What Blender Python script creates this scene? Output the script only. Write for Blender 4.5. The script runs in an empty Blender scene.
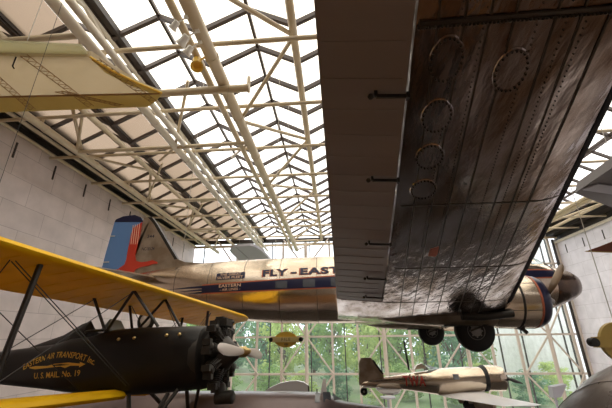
import bpy, math, random
import numpy as np
from mathutils import Matrix, Vector

sc = bpy.context.scene
col = sc.collection
random.seed(7)

# ------------------------------------------------------------------ camera
FPX, CX, CY = 341.0, 306.0, 204.0
def nrm(v):
    v = np.array(v, float); return v / np.linalg.norm(v)
Yc = nrm([29, 132, FPX]); Zc = nrm([-9, -(FPX*FPX - 261)/132.0, FPX])
Zc = nrm(Zc - Yc*(Yc @ Zc)); Xc = np.cross(-Zc, Yc)
if Xc[0] < 0: Xc = -Xc
RW = np.array([Xc, Yc, Zc])                 # photo-camera axes (x right, y down, z forward) -> world
cam_d = bpy.data.cameras.new('camera'); cam = bpy.data.objects.new('camera', cam_d); col.objects.link(cam)
cam_d.sensor_width = 36.0; cam_d.lens = 36.0*FPX/612.0; cam_d.clip_end = 500; cam_d.clip_start = 0.05
m3 = np.stack([RW[:, 0], -RW[:, 1], -RW[:, 2]], axis=1)
cam.matrix_world = Matrix([list(m3[i]) + [0.0] for i in range(3)] + [[0, 0, 0, 1]])
sc.camera = cam

# ------------------------------------------------------------------ world, exposure
w = bpy.data.worlds.new('overcast_sky'); sc.world = w; w.use_nodes = True
nt = w.node_tree; nt.nodes.clear()
tc = nt.nodes.new('ShaderNodeTexCoord'); sep = nt.nodes.new('ShaderNodeSeparateXYZ')
rp = nt.nodes.new('ShaderNodeValToRGB'); bg = nt.nodes.new('ShaderNodeBackground'); out = nt.nodes.new('ShaderNodeOutputWorld')
rp.color_ramp.elements[0].position = 0.0; rp.color_ramp.elements[0].color = (1.02, 1.06, 1.18, 1)
rp.color_ramp.elements[1].position = 0.75; rp.color_ramp.elements[1].color = (1.0, 0.93, 0.82, 1)
nt.links.new(tc.outputs['Generated'], sep.inputs[0]); nt.links.new(sep.outputs['Z'], rp.inputs[0])
nt.links.new(rp.outputs[0], bg.inputs[0]); nt.links.new(bg.outputs[0], out.inputs[0])
bg.inputs[1].default_value = 2.5
try:
    w.cycles.sampling_method = 'MANUAL'; w.cycles.sample_map_resolution = 256
except Exception: pass
sc.view_settings.view_transform = 'Standard'; sc.view_settings.look = 'None'
sc.view_settings.gamma = 1.0; sc.view_settings.use_curve_mapping = False
sc.view_settings.exposure = 0.08
sc.cycles.max_bounces = 10; sc.cycles.diffuse_bounces = 5; sc.cycles.transparent_max_bounces = 16

# ------------------------------------------------------------------ pixel -> place helpers
def ray(px, py): return RW @ np.array([px-CX, py-CY, FPX])
def onY(px, py, y): d = ray(px, py); return d*y/d[1]
def onZ(px, py, z): d = ray(px, py); return d*z/d[2]
def onX(px, py, x): d = ray(px, py); return d*x/d[0]

# ------------------------------------------------------------------ materials
MATS = {}
def mat(name, c, rough=0.6, metal=0.0, bump=0.0, bscale=8.0, var=None, vscale=3.0, vstretch=(1,1,1), spec=None, translucent=0.0,
        rvar=0.0, bstretch=(1,1,1), detail=4.0, transp=0.0):
    if name in MATS: return MATS[name]
    m = bpy.data.materials.new(name); m.use_nodes = True; t = m.node_tree; b = t.nodes['Principled BSDF']
    b.inputs['Base Color'].default_value = (*c, 1); b.inputs['Roughness'].default_value = rough; b.inputs['Metallic'].default_value = metal
    if spec is not None: b.inputs['Specular IOR Level'].default_value = spec
    tcn = t.nodes.new('ShaderNodeTexCoord')
    if var is not None:
        mp = t.nodes.new('ShaderNodeMapping'); mp.inputs['Scale'].default_value = vstretch
        nz = t.nodes.new('ShaderNodeTexNoise'); nz.inputs['Scale'].default_value = vscale; nz.inputs['Detail'].default_value = detail
        cr = t.nodes.new('ShaderNodeValToRGB'); cr.color_ramp.elements[0].position = 0.38; cr.color_ramp.elements[1].position = 0.66
        cr.color_ramp.elements[0].color = (*var, 1); cr.color_ramp.elements[1].color = (*c, 1)
        t.links.new(tcn.outputs['Object'], mp.inputs[0]); t.links.new(mp.outputs[0], nz.inputs['Vector']); t.links.new(nz.outputs['Fac'], cr.inputs[0])
        t.links.new(cr.outputs[0], b.inputs['Base Color'])
        if rvar:
            mr = t.nodes.new('ShaderNodeMapRange'); mr.inputs[1].default_value = .35; mr.inputs[2].default_value = .7
            mr.inputs[3].default_value = min(1, rough+rvar); mr.inputs[4].default_value = rough
            t.links.new(nz.outputs['Fac'], mr.inputs[0]); t.links.new(mr.outputs[0], b.inputs['Roughness'])
    if bump:
        mp2 = t.nodes.new('ShaderNodeMapping'); mp2.inputs['Scale'].default_value = bstretch
        n2 = t.nodes.new('ShaderNodeTexNoise'); n2.inputs['Scale'].default_value = bscale; n2.inputs['Detail'].default_value = 3
        bp = t.nodes.new('ShaderNodeBump'); bp.inputs['Strength'].default_value = 1.0; bp.inputs['Distance'].default_value = bump
        t.links.new(tcn.outputs['Object'], mp2.inputs[0]); t.links.new(mp2.outputs[0], n2.inputs['Vector'])
        t.links.new(n2.outputs['Fac'], bp.inputs['Height']); t.links.new(bp.outputs[0], b.inputs['Normal'])
    if transp:
        b.inputs['Alpha'].default_value = 1-transp
    if translucent:
        tr = t.nodes.new('ShaderNodeBsdfTranslucent'); tr.inputs[0].default_value = (*c, 1)
        mx = t.nodes.new('ShaderNodeMixShader'); mx.inputs[0].default_value = translucent
        o = t.nodes['Material Output']
        t.links.new(b.outputs[0], mx.inputs[1]); t.links.new(tr.outputs[0], mx.inputs[2]); last = mx
        if transp:
            tt = t.nodes.new('ShaderNodeBsdfTransparent'); m3_ = t.nodes.new('ShaderNodeMixShader'); m3_.inputs[0].default_value = transp
            t.links.new(mx.outputs[0], m3_.inputs[1]); t.links.new(tt.outputs[0], m3_.inputs[2]); last = m3_; b.inputs['Alpha'].default_value = 1
        t.links.new(last.outputs[0], o.inputs[0])
    MATS[name] = m; return m

def glass_mat(name, tint, gloss, milk=0.0):
    m = bpy.data.materials.new(name); m.use_nodes = True; t = m.node_tree; t.nodes.clear()
    o = t.nodes.new('ShaderNodeOutputMaterial'); a = t.nodes.new('ShaderNodeBsdfTransparent'); a.inputs[0].default_value = (*tint, 1)
    g = t.nodes.new('ShaderNodeBsdfGlossy'); g.inputs['Roughness'].default_value = 0.05
    fr = t.nodes.new('ShaderNodeFresnel'); fr.inputs[0].default_value = 1.3
    ml = t.nodes.new('ShaderNodeMath'); ml.operation = 'MULTIPLY'; ml.inputs[1].default_value = gloss
    mx = t.nodes.new('ShaderNodeMixShader')
    t.links.new(fr.outputs[0], ml.inputs[0]); t.links.new(ml.outputs[0], mx.inputs[0])
    t.links.new(a.outputs[0], mx.inputs[1]); t.links.new(g.outputs[0], mx.inputs[2]); last = mx
    if milk:                                   # milky layer mixed in to haze and brighten the view outside
        tr = t.nodes.new('ShaderNodeBsdfTranslucent'); tr.inputs[0].default_value = (.9, .95, 1, 1); m2 = t.nodes.new('ShaderNodeMixShader'); m2.inputs[0].default_value = milk
        t.links.new(mx.outputs[0], m2.inputs[1]); t.links.new(tr.outputs[0], m2.inputs[2]); last = m2
    t.links.new(last.outputs[0], o.inputs[0])
    return m

def stone_mat(name, c1, c2, mortar, sx, sz, plane):
    """large marble slabs in courses, seen in plane 'yz' or 'xz'"""
    m = bpy.data.materials.new(name); m.use_nodes = True; t = m.node_tree; b = t.nodes['Principled BSDF']
    tcn = t.nodes.new('ShaderNodeTexCoord'); sp = t.nodes.new('ShaderNodeSeparateXYZ'); cb = t.nodes.new('ShaderNodeCombineXYZ')
    t.links.new(tcn.outputs['Object'], sp.inputs[0])
    t.links.new(sp.outputs['Y' if plane == 'yz' else 'X'], cb.inputs[0]); t.links.new(sp.outputs['Z'], cb.inputs[1])
    br = t.nodes.new('ShaderNodeTexBrick'); br.inputs['Scale'].default_value = 1.0
    br.inputs['Brick Width'].default_value = sx; br.inputs['Row Height'].default_value = sz; br.inputs['Mortar Size'].default_value = 0.015
    br.inputs['Mortar Smooth'].default_value = 0.3
    br.inputs['Color1'].default_value = (*c1, 1); br.inputs['Color2'].default_value = (*c2, 1); br.inputs['Mortar'].default_value = (*mortar, 1)
    t.links.new(cb.outputs[0], br.inputs['Vector'])
    nz = t.nodes.new('ShaderNodeTexNoise'); nz.inputs['Scale'].default_value = 0.8; nz.inputs['Detail'].default_value = 6
    t.links.new(tcn.outputs['Object'], nz.inputs['Vector'])
    mr = t.nodes.new('ShaderNodeMapRange'); mr.inputs[1].default_value = .3; mr.inputs[2].default_value = .7; mr.inputs[3].default_value = .86; mr.inputs[4].default_value = 1.08
    t.links.new(nz.outputs['Fac'], mr.inputs[0])
    mu = t.nodes.new('ShaderNodeVectorMath'); mu.operation = 'MULTIPLY'
    t.links.new(br.outputs['Color'], mu.inputs[0]); t.links.new(mr.outputs[0], mu.inputs[1]); t.links.new(mu.outputs[0], b.inputs['Base Color'])
    b.inputs['Roughness'].default_value = 0.55
    return m

M_STEEL = mat('cream_painted_steel', (0.62, 0.52, 0.36), 0.32, var=(0.54, 0.44, 0.29), vscale=.8)
M_STEELW = mat('white_painted_steel', (0.70, 0.64, 0.53), 0.35)
M_MULL = mat('buff_mullion', (0.62, 0.54, 0.46), 0.5)
M_BLACKM = mat('black_bar', (0.035, 0.025, 0.02), 0.5)
M_DARKBAR = mat('dark_bronze_bar', (0.06, 0.04, 0.03), 0.45)
M_CABLE = mat('cable_steel', (0.06, 0.06, 0.06), 0.4, 0.6)
M_CABLEL = mat('pale_cable', (0.45, 0.42, 0.36), 0.4, 0.3)
M_SHADE = mat('beige_shade', (0.37, 0.295, 0.235), 0.8, translucent=0.6, var=(0.33, 0.26, 0.205), vscale=.5)
M_WALL = stone_mat('pink_marble', (0.63, 0.54, 0.51), (0.57, 0.49, 0.46), (0.34, 0.28, 0.26), 3.0, 1.5, 'yz')
M_WALLR = stone_mat('pale_marble', (0.80, 0.77, 0.82), (0.75, 0.72, 0.77), (0.52, 0.49, 0.52), 3.0, 1.5, 'yz')
M_WALLB = stone_mat('rear_marble', (0.20, 0.17, 0.15), (0.18, 0.15, 0.13), (0.10, 0.09, 0.08), 3.0, 1.5, 'xz')
M_REFLDARK = mat('dark_reflect_floor', (0.05, 0.04, 0.035), 0.9, var=(0.035, 0.03, 0.028), vscale=5)  # dark zone of the unseen floor, toned for the wing underside to reflect
M_REFLWARM = mat('warm_reflect_floor', (0.24, 0.11, 0.025), 0.4, var=(0.12, 0.05, 0.015), vscale=1, vstretch=(.3, 3, 1))  # invented warm zone, gives the outer wing its orange reflection
M_REFLPALE = mat('pale_reflect_floor', (0.84, 0.82, 0.84), 0.12, var=(0.76, 0.73, 0.74), vscale=2)  # invented pale zone, gives the wing root its bright streaks
M_SILVER = mat('polished_aluminium', (0.80, 0.70, 0.58), 0.15, 0.97, bump=0.018, bscale=1.3, var=(0.64, 0.53, 0.42), vscale=1.3, vstretch=(.5, 1, 1.4), rvar=.12)
M_SILVERD = mat('old_aluminium', (0.58, 0.50, 0.40), 0.28, 0.9, bump=0.01, bscale=2.5, var=(0.36, 0.28, 0.20), vscale=1.8, rvar=.15)
M_NOSEREFL = mat('nose_dark_reflection', (0.16, 0.11, 0.08), 0.22, 0.8, var=(0.10, 0.07, 0.06), vscale=2)  # dark reflection on the nose put into the base colour
M_WING = mat('riveted_wing_skin', (0.70, 0.66, 0.68), 0.07, 0.98, bump=0.022, bscale=2.6, bstretch=(2.2, .8, 1), var=(0.24, 0.16, 0.11), vscale=1.5, vstretch=(1.5, .6, 1), rvar=.16, detail=8)
M_SEAM = mat('dark_seam_metal', (0.10, 0.085, 0.07), 0.45, 0.6)  # plain dark metal for joints and gaps
M_RIVET = mat('dark_rivet', (0.05, 0.045, 0.04), 0.5, 0.5)
M_FABRIC = mat('doped_grey_fabric', (0.33, 0.305, 0.31), 0.40, 0.0, bump=.004, bscale=3, var=(0.29, 0.265, 0.265), vscale=.8, vstretch=(.3, 2, 1))
M_NAVY = mat('navy_paint', (0.012, 0.014, 0.05), 0.3)
M_BLUE = mat('rudder_blue', (0.12, 0.25, 0.52), 0.45)
M_RED = mat('falcon_red', (0.55, 0.045, 0.02), 0.45)
M_REDLINE = mat('red_outline', (0.50, 0.13, 0.06), 0.5)
M_CREAMP = mat('cream_letter', (0.80, 0.55, 0.40), 0.5)
M_GLASSD = mat('cabin_window_glass', (0.10, 0.11, 0.13), 0.08, 0.0, spec=.8)
M_GLASSL = mat('windshield_glass', (0.45, 0.55, 0.60), 0.05, 0.6)
M_TYRE = mat('black_tyre', (0.012, 0.012, 0.013), 0.65, bump=.01, bscale=20)
M_BOOT = mat('black_rubber_boot', (0.012, 0.009, 0.010), 0.8, spec=.1)
M_HUB = mat('wheel_hub', (0.32, 0.31, 0.30), 0.35, 0.8)
M_DARKMET = mat('dark_metal', (0.05, 0.045, 0.04), 0.4, 0.6)
M_GOLD = mat('yellow_wing_fabric', (0.85, 0.50, 0.006), 0.5, spec=.25, var=(0.76, 0.43, 0.005), vscale=2)
M_BLKFUS = mat('black_fuselage', (0.006, 0.005, 0.005), 0.38, spec=.3, var=(0.012, 0.010, 0.009), vscale=2.5)
M_GOLDTXT = mat('gold_lettering', (0.75, 0.43, 0.05), 0.5)
M_PROPW = mat('pale_propeller', (0.58, 0.52, 0.48), 0.35)
M_PROPB = mat('brown_blade', (0.14, 0.085, 0.04), 0.35, .3)
M_BRASS = mat('brass', (0.6, 0.45, 0.2), 0.3, 0.9)
M_OVAL = mat('ochre_paint', (0.90, 0.62, 0.10), 0.5, var=(0.82, 0.52, 0.07), vscale=4)
M_OVALP = mat('faded_yellow_band', (0.92, 0.76, 0.36), 0.5)
M_OCHD = mat('dull_ochre', (0.36, 0.25, 0.07), 0.5)
M_WHITE = mat('white_skin', (0.93, 0.92, 0.93), 0.3)
M_GREYW = mat('grey_wing', (0.34, 0.33, 0.36), 0.45, .2)
M_DKWING = mat('dark_grey_wing', (0.09, 0.075, 0.07), 0.5, .3)
M_AIRL = mat('mauve_fuselage', (0.20, 0.155, 0.15), 0.3, .3, var=(0.16, 0.12, 0.12), vscale=1)
M_CHROME = mat('mirror_aluminium', (0.30, 0.26, 0.24), 0.22, 0.35, bump=.006, bscale=1.5, var=(0.22, 0.185, 0.17), vscale=3, rvar=.2)
M_OLDFAB = mat('old_cream_fabric', (0.62, 0.54, 0.40), 0.6, translucent=0.7, var=(0.54, 0.45, 0.30), vscale=1.6, transp=.22)
M_OLDFABY = mat('old_yellow_fabric', (0.64, 0.55, 0.26), 0.6, translucent=0.7, var=(0.56, 0.46, 0.20), vscale=2.5, transp=.15)
M_OLDFABG = mat('greenish_fabric', (0.62, 0.60, 0.42), 0.7, translucent=0.6, transp=.15)
M_RIB = mat('wooden_rib', (0.30, 0.19, 0.09), 0.6)
M_REDBR = mat('red_brown_wood', (0.20, 0.06, 0.035), 0.45)
M_TWA = mat('twa_red', (0.45, 0.03, 0.02), 0.45)
M_LEAF = mat('leaf_green', (0.34, 0.52, 0.16), 0.6, translucent=.4, var=(0.14, 0.28, 0.09), vscale=.9)
M_LEAF2 = mat('pale_leaf_green', (0.58, 0.68, 0.24), 0.6, translucent=.4, var=(0.26, 0.42, 0.14), vscale=.9)
M_LEAF3 = mat('deep_leaf_green', (0.20, 0.40, 0.22), 0.6, translucent=.4, var=(0.09, 0.22, 0.14), vscale=.9)
M_BARK = mat('bark', (0.12, 0.085, 0.06), 0.9)
M_LAWN = mat('lawn_and_paving', (0.13, 0.22, 0.09), 0.9, var=(0.20, 0.24, 0.16), vscale=.12)
M_FACADE = stone_mat('white_facade_stone', (0.90, 0.90, 0.93), (0.87, 0.87, 0.91), (0.70, 0.70, 0.76), 3.0, 1.5, 'yz')
M_SKYGL = glass_mat('skylight_glass', (0.97, 0.96, 0.93), 0.25)
M_WINGL = glass_mat('window_wall_glass', (0.93, 0.97, 0.98), 0.9, .08)
M_LAMPW = mat('lamp_white', (0.82, 0.80, 0.74), 0.4)

# ------------------------------------------------------------------ mesh builder
class MB:
    def __init__(s): s.v = []; s.f = []; s.mi = []; s.cur = 0
    def add(s, vs, fs):
        o = len(s.v); s.v += [tuple(map(float, p)) for p in vs]
        for f in fs: s.f.append([i+o for i in f]); s.mi.append(s.cur)
        return s
    def box(s, c, d):
        x, y, z = c; a, b, e = d[0]/2, d[1]/2, d[2]/2
        vs = [(x+i*a, y+j*b, z+k*e) for i in (-1, 1) for j in (-1, 1) for k in (-1, 1)]
        return s.add(vs, [(0,1,3,2),(4,6,7,5),(0,4,5,1),(2,3,7,6),(0,2,6,4),(1,5,7,3)])
    def tube(s, p0, p1, r, r1=None, n=10, cap=True):
        return s.ptube([p0, p1], [r, r if r1 is None else r1], n, cap)
    def ptube(s, pts, rs, n=10, cap=True):
        pts = [np.array(p, float) for p in pts]; rings = []
        for i, p in enumerate(pts):
            d = pts[min(i+1, len(pts)-1)] - pts[max(i-1, 0)]; d = nrm(d)
            u = np.cross(d, (0, 0, 1)) if abs(d[2]) < .9 else np.cross(d, (1, 0, 0)); u = nrm(u); w_ = np.cross(d, u)
            r = rs[i] if hasattr(rs, '__len__') else rs
            rings.append([p + r*(math.cos(2*math.pi*k/n)*u + math.sin(2*math.pi*k/n)*w_) for k in range(n)])
        return s.loft(rings, cap)
    def loft(s, rings, cap=True, close=True):
        n = len(rings[0]); vs = [p for r in rings for p in r]; fs = []
        for i in range(len(rings)-1):
            for k in range(n if close else n-1):
                k2 = (k+1) % n; fs.append((i*n+k, i*n+k2, (i+1)*n+k2, (i+1)*n+k))
        if cap: fs += [tuple(range(n))[::-1], tuple((len(rings)-1)*n+k for k in range(n))]
        return s.add(vs, fs)
    def bar(s, p0, p1, w_, h):                    # rectangular bar, width w_ (horizontal) and height h
        p0 = np.array(p0, float); p1 = np.array(p1, float); d = nrm(p1-p0)
        u = np.cross(d, (0, 0, 1)) if abs(d[2]) < .95 else np.array((1., 0, 0)); u = nrm(u); q = nrm(np.cross(u, d))
        return s.loft([[p + a*u*w_/2 + b*q*h/2 for a, b in ((-1,-1),(1,-1),(1,1),(-1,1))] for p in (p0, p1)])
    def prism(s, poly, d0, d1, fn):               # poly of (a,b); fn(a,b,depth) -> xyz
        n = len(poly); vs = [fn(a, b, d0) for a, b in poly] + [fn(a, b, d1) for a, b in poly]
        return s.add(vs, [tuple(range(n))[::-1], tuple(range(n, 2*n))] + [(i, (i+1) % n, n+(i+1) % n, n+i) for i in range(n)])
    def lathe(s, prof, c, axis, n=28, cap=True):  # prof (t, r) along axis
        a = nrm(axis); u = nrm(np.cross(a, (0, 0, 1)) if abs(a[2]) < .9 else np.cross(a, (1, 0, 0))); q = np.cross(a, u); c = np.array(c, float)
        return s.loft([[c + a*t + max(r, 1e-4)*(math.cos(2*math.pi*k/n)*u + math.sin(2*math.pi*k/n)*q) for k in range(n)] for t, r in prof], cap)
    def ball(s, c, r, n=12, sq=(1, 1, 1)):
        rings = [[(c[0]+sq[0]*r*math.sin(ph)*math.cos(2*math.pi*k/n), c[1]+sq[1]*r*math.sin(ph)*math.sin(2*math.pi*k/n), c[2]+sq[2]*r*math.cos(ph)) for k in range(n)]
                 for ph in [max(.02, min(math.pi-.02, math.pi*j/8)) for j in range(9)]]
        return s.loft(rings)
    def build(s, name, mats, parent=None, smooth=False, world=True, angle=40):
        if not isinstance(mats, (list, tuple)): mats = [mats]
        off = Vector((0, 0, 0))
        if world:
            p = parent
            while p is not None: off = off + p.location; p = p.parent
        me = bpy.data.meshes.new(name); me.from_pydata([tuple(Vector(v)-off) for v in s.v], [], s.f); me.update()
        for m in mats: me.materials.append(m)
        if len(mats) > 1: me.polygons.foreach_set('material_index', s.mi)
        import bmesh
        b = bmesh.new(); b.from_mesh(me); bmesh.ops.recalc_face_normals(b, faces=b.faces); b.to_mesh(me); b.free()
        if smooth:
            me.polygons.foreach_set('use_smooth', [True]*len(me.polygons))
            try: me.set_sharp_from_angle(angle=math.radians(angle))
            except Exception: pass
        o = bpy.data.objects.new(name, me); col.objects.link(o)
        if parent is not None: o.parent = parent
        return o

def thing(name, label, cat, loc=(0, 0, 0), group=None, mw=None):
    o = bpy.data.objects.new(name, None); col.objects.link(o); o.location = loc
    if mw is not None: o.matrix_world = mw
    o.empty_display_size = .2
    return tag(o, label, cat, group)
def tag(o, label, cat, group=None):
    o['label'] = label; o['category'] = cat
    if group: o['group'] = group
    return o
def struct(o): o['kind'] = 'structure'; return o
def struct_empty(name, loc=(0, 0, 0)):
    o = bpy.data.objects.new(name, None); col.objects.link(o); o.location = loc; return struct(o)

def text2d(s, size=1.0, bold=0.02, spacing=1.0):
    """filled outline of a text as (verts2d, faces, width)"""
    cu = bpy.data.curves.new('t', 'FONT'); cu.body = s; cu.size = size; cu.offset = bold*size; cu.space_character = spacing; cu.resolution_u = 3
    o = bpy.data.objects.new('t', cu); col.objects.link(o)
    dg = bpy.context.evaluated_depsgraph_get(); dg.update(); me = o.evaluated_get(dg).to_mesh()
    import bmesh
    bm = bmesh.new(); bm.from_mesh(me)
    if size > .2:
        for _ in range(2):
            bmesh.ops.subdivide_edges(bm, edges=[e for e in bm.edges if e.calc_length() > .18*size], cuts=1, use_grid_fill=True); bmesh.ops.triangulate(bm, faces=bm.faces)
    bm.verts.index_update(); vs = [(v.co.x, v.co.y) for v in bm.verts]; fs = [tuple(v.index for v in p.verts) for p in bm.faces]; bm.free()
    o.evaluated_get(dg).to_mesh_clear(); bpy.data.objects.remove(o); bpy.data.curves.remove(cu)
    return vs, fs, (max(v[0] for v in vs) if vs else 0)
def put_text(mb, s, fn, size, x0, width=None, bold=.02, spacing=1.0):
    vs, fs, W = text2d(s, size, bold, spacing); k = (width/W) if width else 1.0
    mb.add([fn(x0+a*k, b) for a, b in vs], fs)

# ================================================================== ROOM
XL, XR, Y0, Y1, ZF = -18.5, 28.0, -12.0, 44.0, -8.0
ZR, ZV, BAY = 13.1, 12.05, 3.9

mb = MB(); mb.box(((XL+XR)/2, 15.0, ZF-.15), (XR-XL, 19, .3)); mb.cur = 1; mb.box(((XL+XR)/2, 34.25, ZF-.15), (XR-XL, 19.5, .3)); mb.cur = 2; mb.box(((XL+XR)/2, -3.25, ZF-.15), (XR-XL, 17.5, .3))
struct(mb.build('floor', [M_REFLDARK, M_REFLPALE, M_REFLWARM]))  # floor out of view, its zones laid out to colour the wing's reflection
mb = MB(); mb.box((XL-.25, (Y0+Y1)/2, (ZF+11.5)/2), (.5, Y1-Y0, 11.5-ZF))
wl = struct(mb.build('wall_left', M_WALL))
mb = MB(); mb.box((XR+.25, (Y0+Y1)/2, (ZF+10.6)/2), (.5, Y1-Y0, 10.6-ZF))
wr = struct(mb.build('wall_right', M_WALLR))
struct(MB().box(((XL+XR)/2, Y0-.25, 3), (XR-XL+1, .5, 22)).build('wall_back', M_WALLB))
# dark slots below the coping of both side walls
for nm, X, top, sg, y0 in (('trim_1', XL, 11.2, 1, 10.2), ('trim_2', XR, 10.25, -1, 12.0)):
    mb = MB(); y = y0
    while y < Y1-1:
        mb.box((X+sg*.02, y, top-.75), (.06, .10, 1.0)); y += 3.03
    struct(mb.build(nm, M_BLACKM))
# wall-head tubes and dark gutters
mb = MB(); mb.tube((XL+.15, Y0, 11.45), (XL+.15, Y1, 11.45), .11); mb.tube((XL+.9, Y0, 11.75), (XL+.9, Y1, 11.75), .12)
struct(mb.build('trim_3', M_STEEL, smooth=True))
mb = MB(); mb.tube((XR-.2, Y0, 10.62), (XR-.2, Y1, 10.62), .16); struct(mb.build('trim_4', M_STEELW, smooth=True))
mb = MB()
for x, wd in ((XL+.6, 1.3), (-13.0, .42), (-8.95, .55)):
    mb.box((x, (Y0+Y1)/2, 12.15), (wd, Y1-Y0, .3))
mb.box((XR-.3, (Y0+Y1)/2, 11.6), (1.4, Y1-Y0, .3)); mb.box(((XL+XR)/2, Y1-.1, 11.95), (XR-XL, .5, .45))
struct(mb.build('trim_5', M_BLACKM))

# ------------------------------------------------------------------ skylights (ridge and furrow)
ridges = [0.7 + BAY*i for i in range(-4, 7)]       # -14.9 ... 24.1
for k, xr in enumerate(ridges):
    e = struct_empty('window_%d' % (k+1), (xr, (Y0+Y1)/2, ZV))
    a = max(XL, xr-BAY/2); b = min(XR, xr+BAY/2)
    g = MB()
    for xa, za, xb, zb in ((a, ZV, xr, ZR), (xr, ZR, b, ZV)):
        g.add([(xa, Y0, za), (xb, Y0, zb), (xb, Y1, zb), (xa, Y1, za)], [(0, 1, 2, 3)])
    g.add([(a, Y1, ZV), (b, Y1, ZV), (xr, Y1, ZR)], [(0, 1, 2)])
    g.build('pane', M_SKYGL, e)
    f = MB(); y = 2.2 - 2.04*7
    while y < Y1:
        f.bar((a, y, ZV-.08), (xr, y, ZR-.08), .17, .20); f.bar((b, y, ZV-.08), (xr, y, ZR-.08), .17, .20); y += 2.04
    f.bar((xr, Y0, ZR-.05), (xr, Y1, ZR-.05), .13, .16); f.bar((a, Y0, ZV-.05), (a, Y1, ZV-.05), .14, .14)
    f.build('glazing_bars', M_DARKBAR, e)
    if xr < -10:                                    # drawn blinds on the outer bays
        s = MB(); gp = .38 if xr > -12 else 0.0; x1 = xr-gp; z1 = ZR-(gp/(BAY/2))*(ZR-ZV)
        y = 2.2 - 2.04*7
        while y < Y1-1:
            s.add([(a, y+.06, ZV+.03), (x1, y+.06, z1+.03), (x1, y+1.98, z1+.03), (a, y+1.98, ZV+.03)], [(0, 1, 2, 3)])
            if xr < -12: s.add([(xr, y+.06, ZR+.03), (b, y+.06, ZV+.03), (b, y+1.98, ZV+.03), (xr, y+1.98, ZR+.03)], [(0, 1, 2, 3)])
            y += 2.04
        s.build('blind', M_SHADE, e)
mb = MB(); mb.box((-17.75, (Y0+Y1)/2, 12.35), (2.2, Y1-Y0, .1)); mb.box((27.1, (Y0+Y1)/2, 12.2), (2.4, Y1-Y0, .1))
mb.box((XL-.25, (Y0+Y1)/2, 11.95), (.5, Y1-Y0, .88)); mb.box((XR+.25, (Y0+Y1)/2, 11.4), (.5, Y1-Y0, 1.58)); mb.box(((XL+XR)/2, Y0-.25, 14.1), (XR-XL+1, .5, .3))
struct(mb.build('ceiling', M_BLACKM))

# ------------------------------------------------------------------ tubular roof trusses
def truss(label, lower, upper, pair=None, rl=.2, ru=.13, ph=0.0, m=M_STEEL, step=8.2, xo=0):
    lx, lz = lower
    t = thing('roof_truss', label, 'truss', (lx, Y0, lz), 'long tubular trusses under the skylights')
    c = MB().tube((lx, Y0, lz), (lx, Y1, lz), rl, n=14)
    c.build('lower_chord', m, t, smooth=True)
    y = Y0+2
    while y < Y1:
        MB().tube((lx, y-.09, lz), (lx, y+.09, lz), rl*1.12, n=14).build('pipe_collar', m, t, smooth=True); y += 4.1
    if pair: MB().tube((pair[0], Y0, pair[1]), (pair[0], Y1, pair[1]), pair[2], n=12).build('side_chord', m, t, smooth=True)
    for ux, uz in upper:
        MB().tube((ux, Y0, uz), (ux, Y1, uz), ru, n=12).build('upper_chord', m, t, smooth=True)
        y = ph; i = 0
        while y < Y1-2:
            MB().tube((lx, y, lz), (ux, min(y+step/2, Y1), uz), .095, n=8).build('diagonal', m, t, smooth=True)
            MB().tube((ux, min(y+step/2, Y1), uz), (lx, min(y+step, Y1), lz), .095, n=8).build('diagonal', m, t, smooth=True)
            y += step
    return t
truss('thick cream pipe truss between the two fully bright skylight bays', (-4.58, 10.65), [(-1.26, 11.85)], (-5.22, 10.75, .15), rl=.26, ru=.17, ph=6.7)
truss('pale pipe truss running along the edge of the drawn blinds', (-9.05, 10.6), [(-9.1, 11.9)], (-8.5, 10.65, .15), rl=.21, ru=.1, ph=4.7, m=M_STEELW)
truss('cream pipe truss nearest the left stone wall under the blinds', (-15.2, 10.6), [(-13.1, 11.5)], (-16.9, 11.75, .13), rl=.2, ru=.17, ph=1.1)
truss('cream pipe truss hidden partly by the big wing', (3.1, 10.65), [(6.6, 11.85)], (2.7, 10.75, .13), rl=.26, ru=.17, ph=6.7)
truss('cream pipe truss on the right side of the hall', (12.3, 10.65), [(14.4, 11.85)], None, rl=.24, ru=.17, ph=3.0)
truss('cream pipe truss nearest the right stone wall', (22.0, 10.65), [(26.2, 11.7)], (21.6, 10.75, .13), rl=.24, ru=.17, ph=4.0)
# tubes across the hall
k = 0; y = 2.0
while y < Y1:
    z = 11.05 if k % 2 == 0 else 11.1
    xs = [XL+.3, -15.2, -9.05, -4.58, -1.26, 3.1, 6.6, 14.4, 22.0, XR-.3]
    mb = MB(); mb.tube((XL+.3, y, z), (XR-.3, y, z), .10, n=10)
    for x in (-9.05, -15.2, -4.58): mb.tube((x, y, z), (x, y, 10.6), .07, n=8)
    tag(mb.build('cross_tube', M_STEEL, smooth=True), 'cream tube running across the hall beneath the skylights', 'ceiling tube', 'cross tubes beneath the skylights')
    k += 1; y += 4.1
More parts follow.
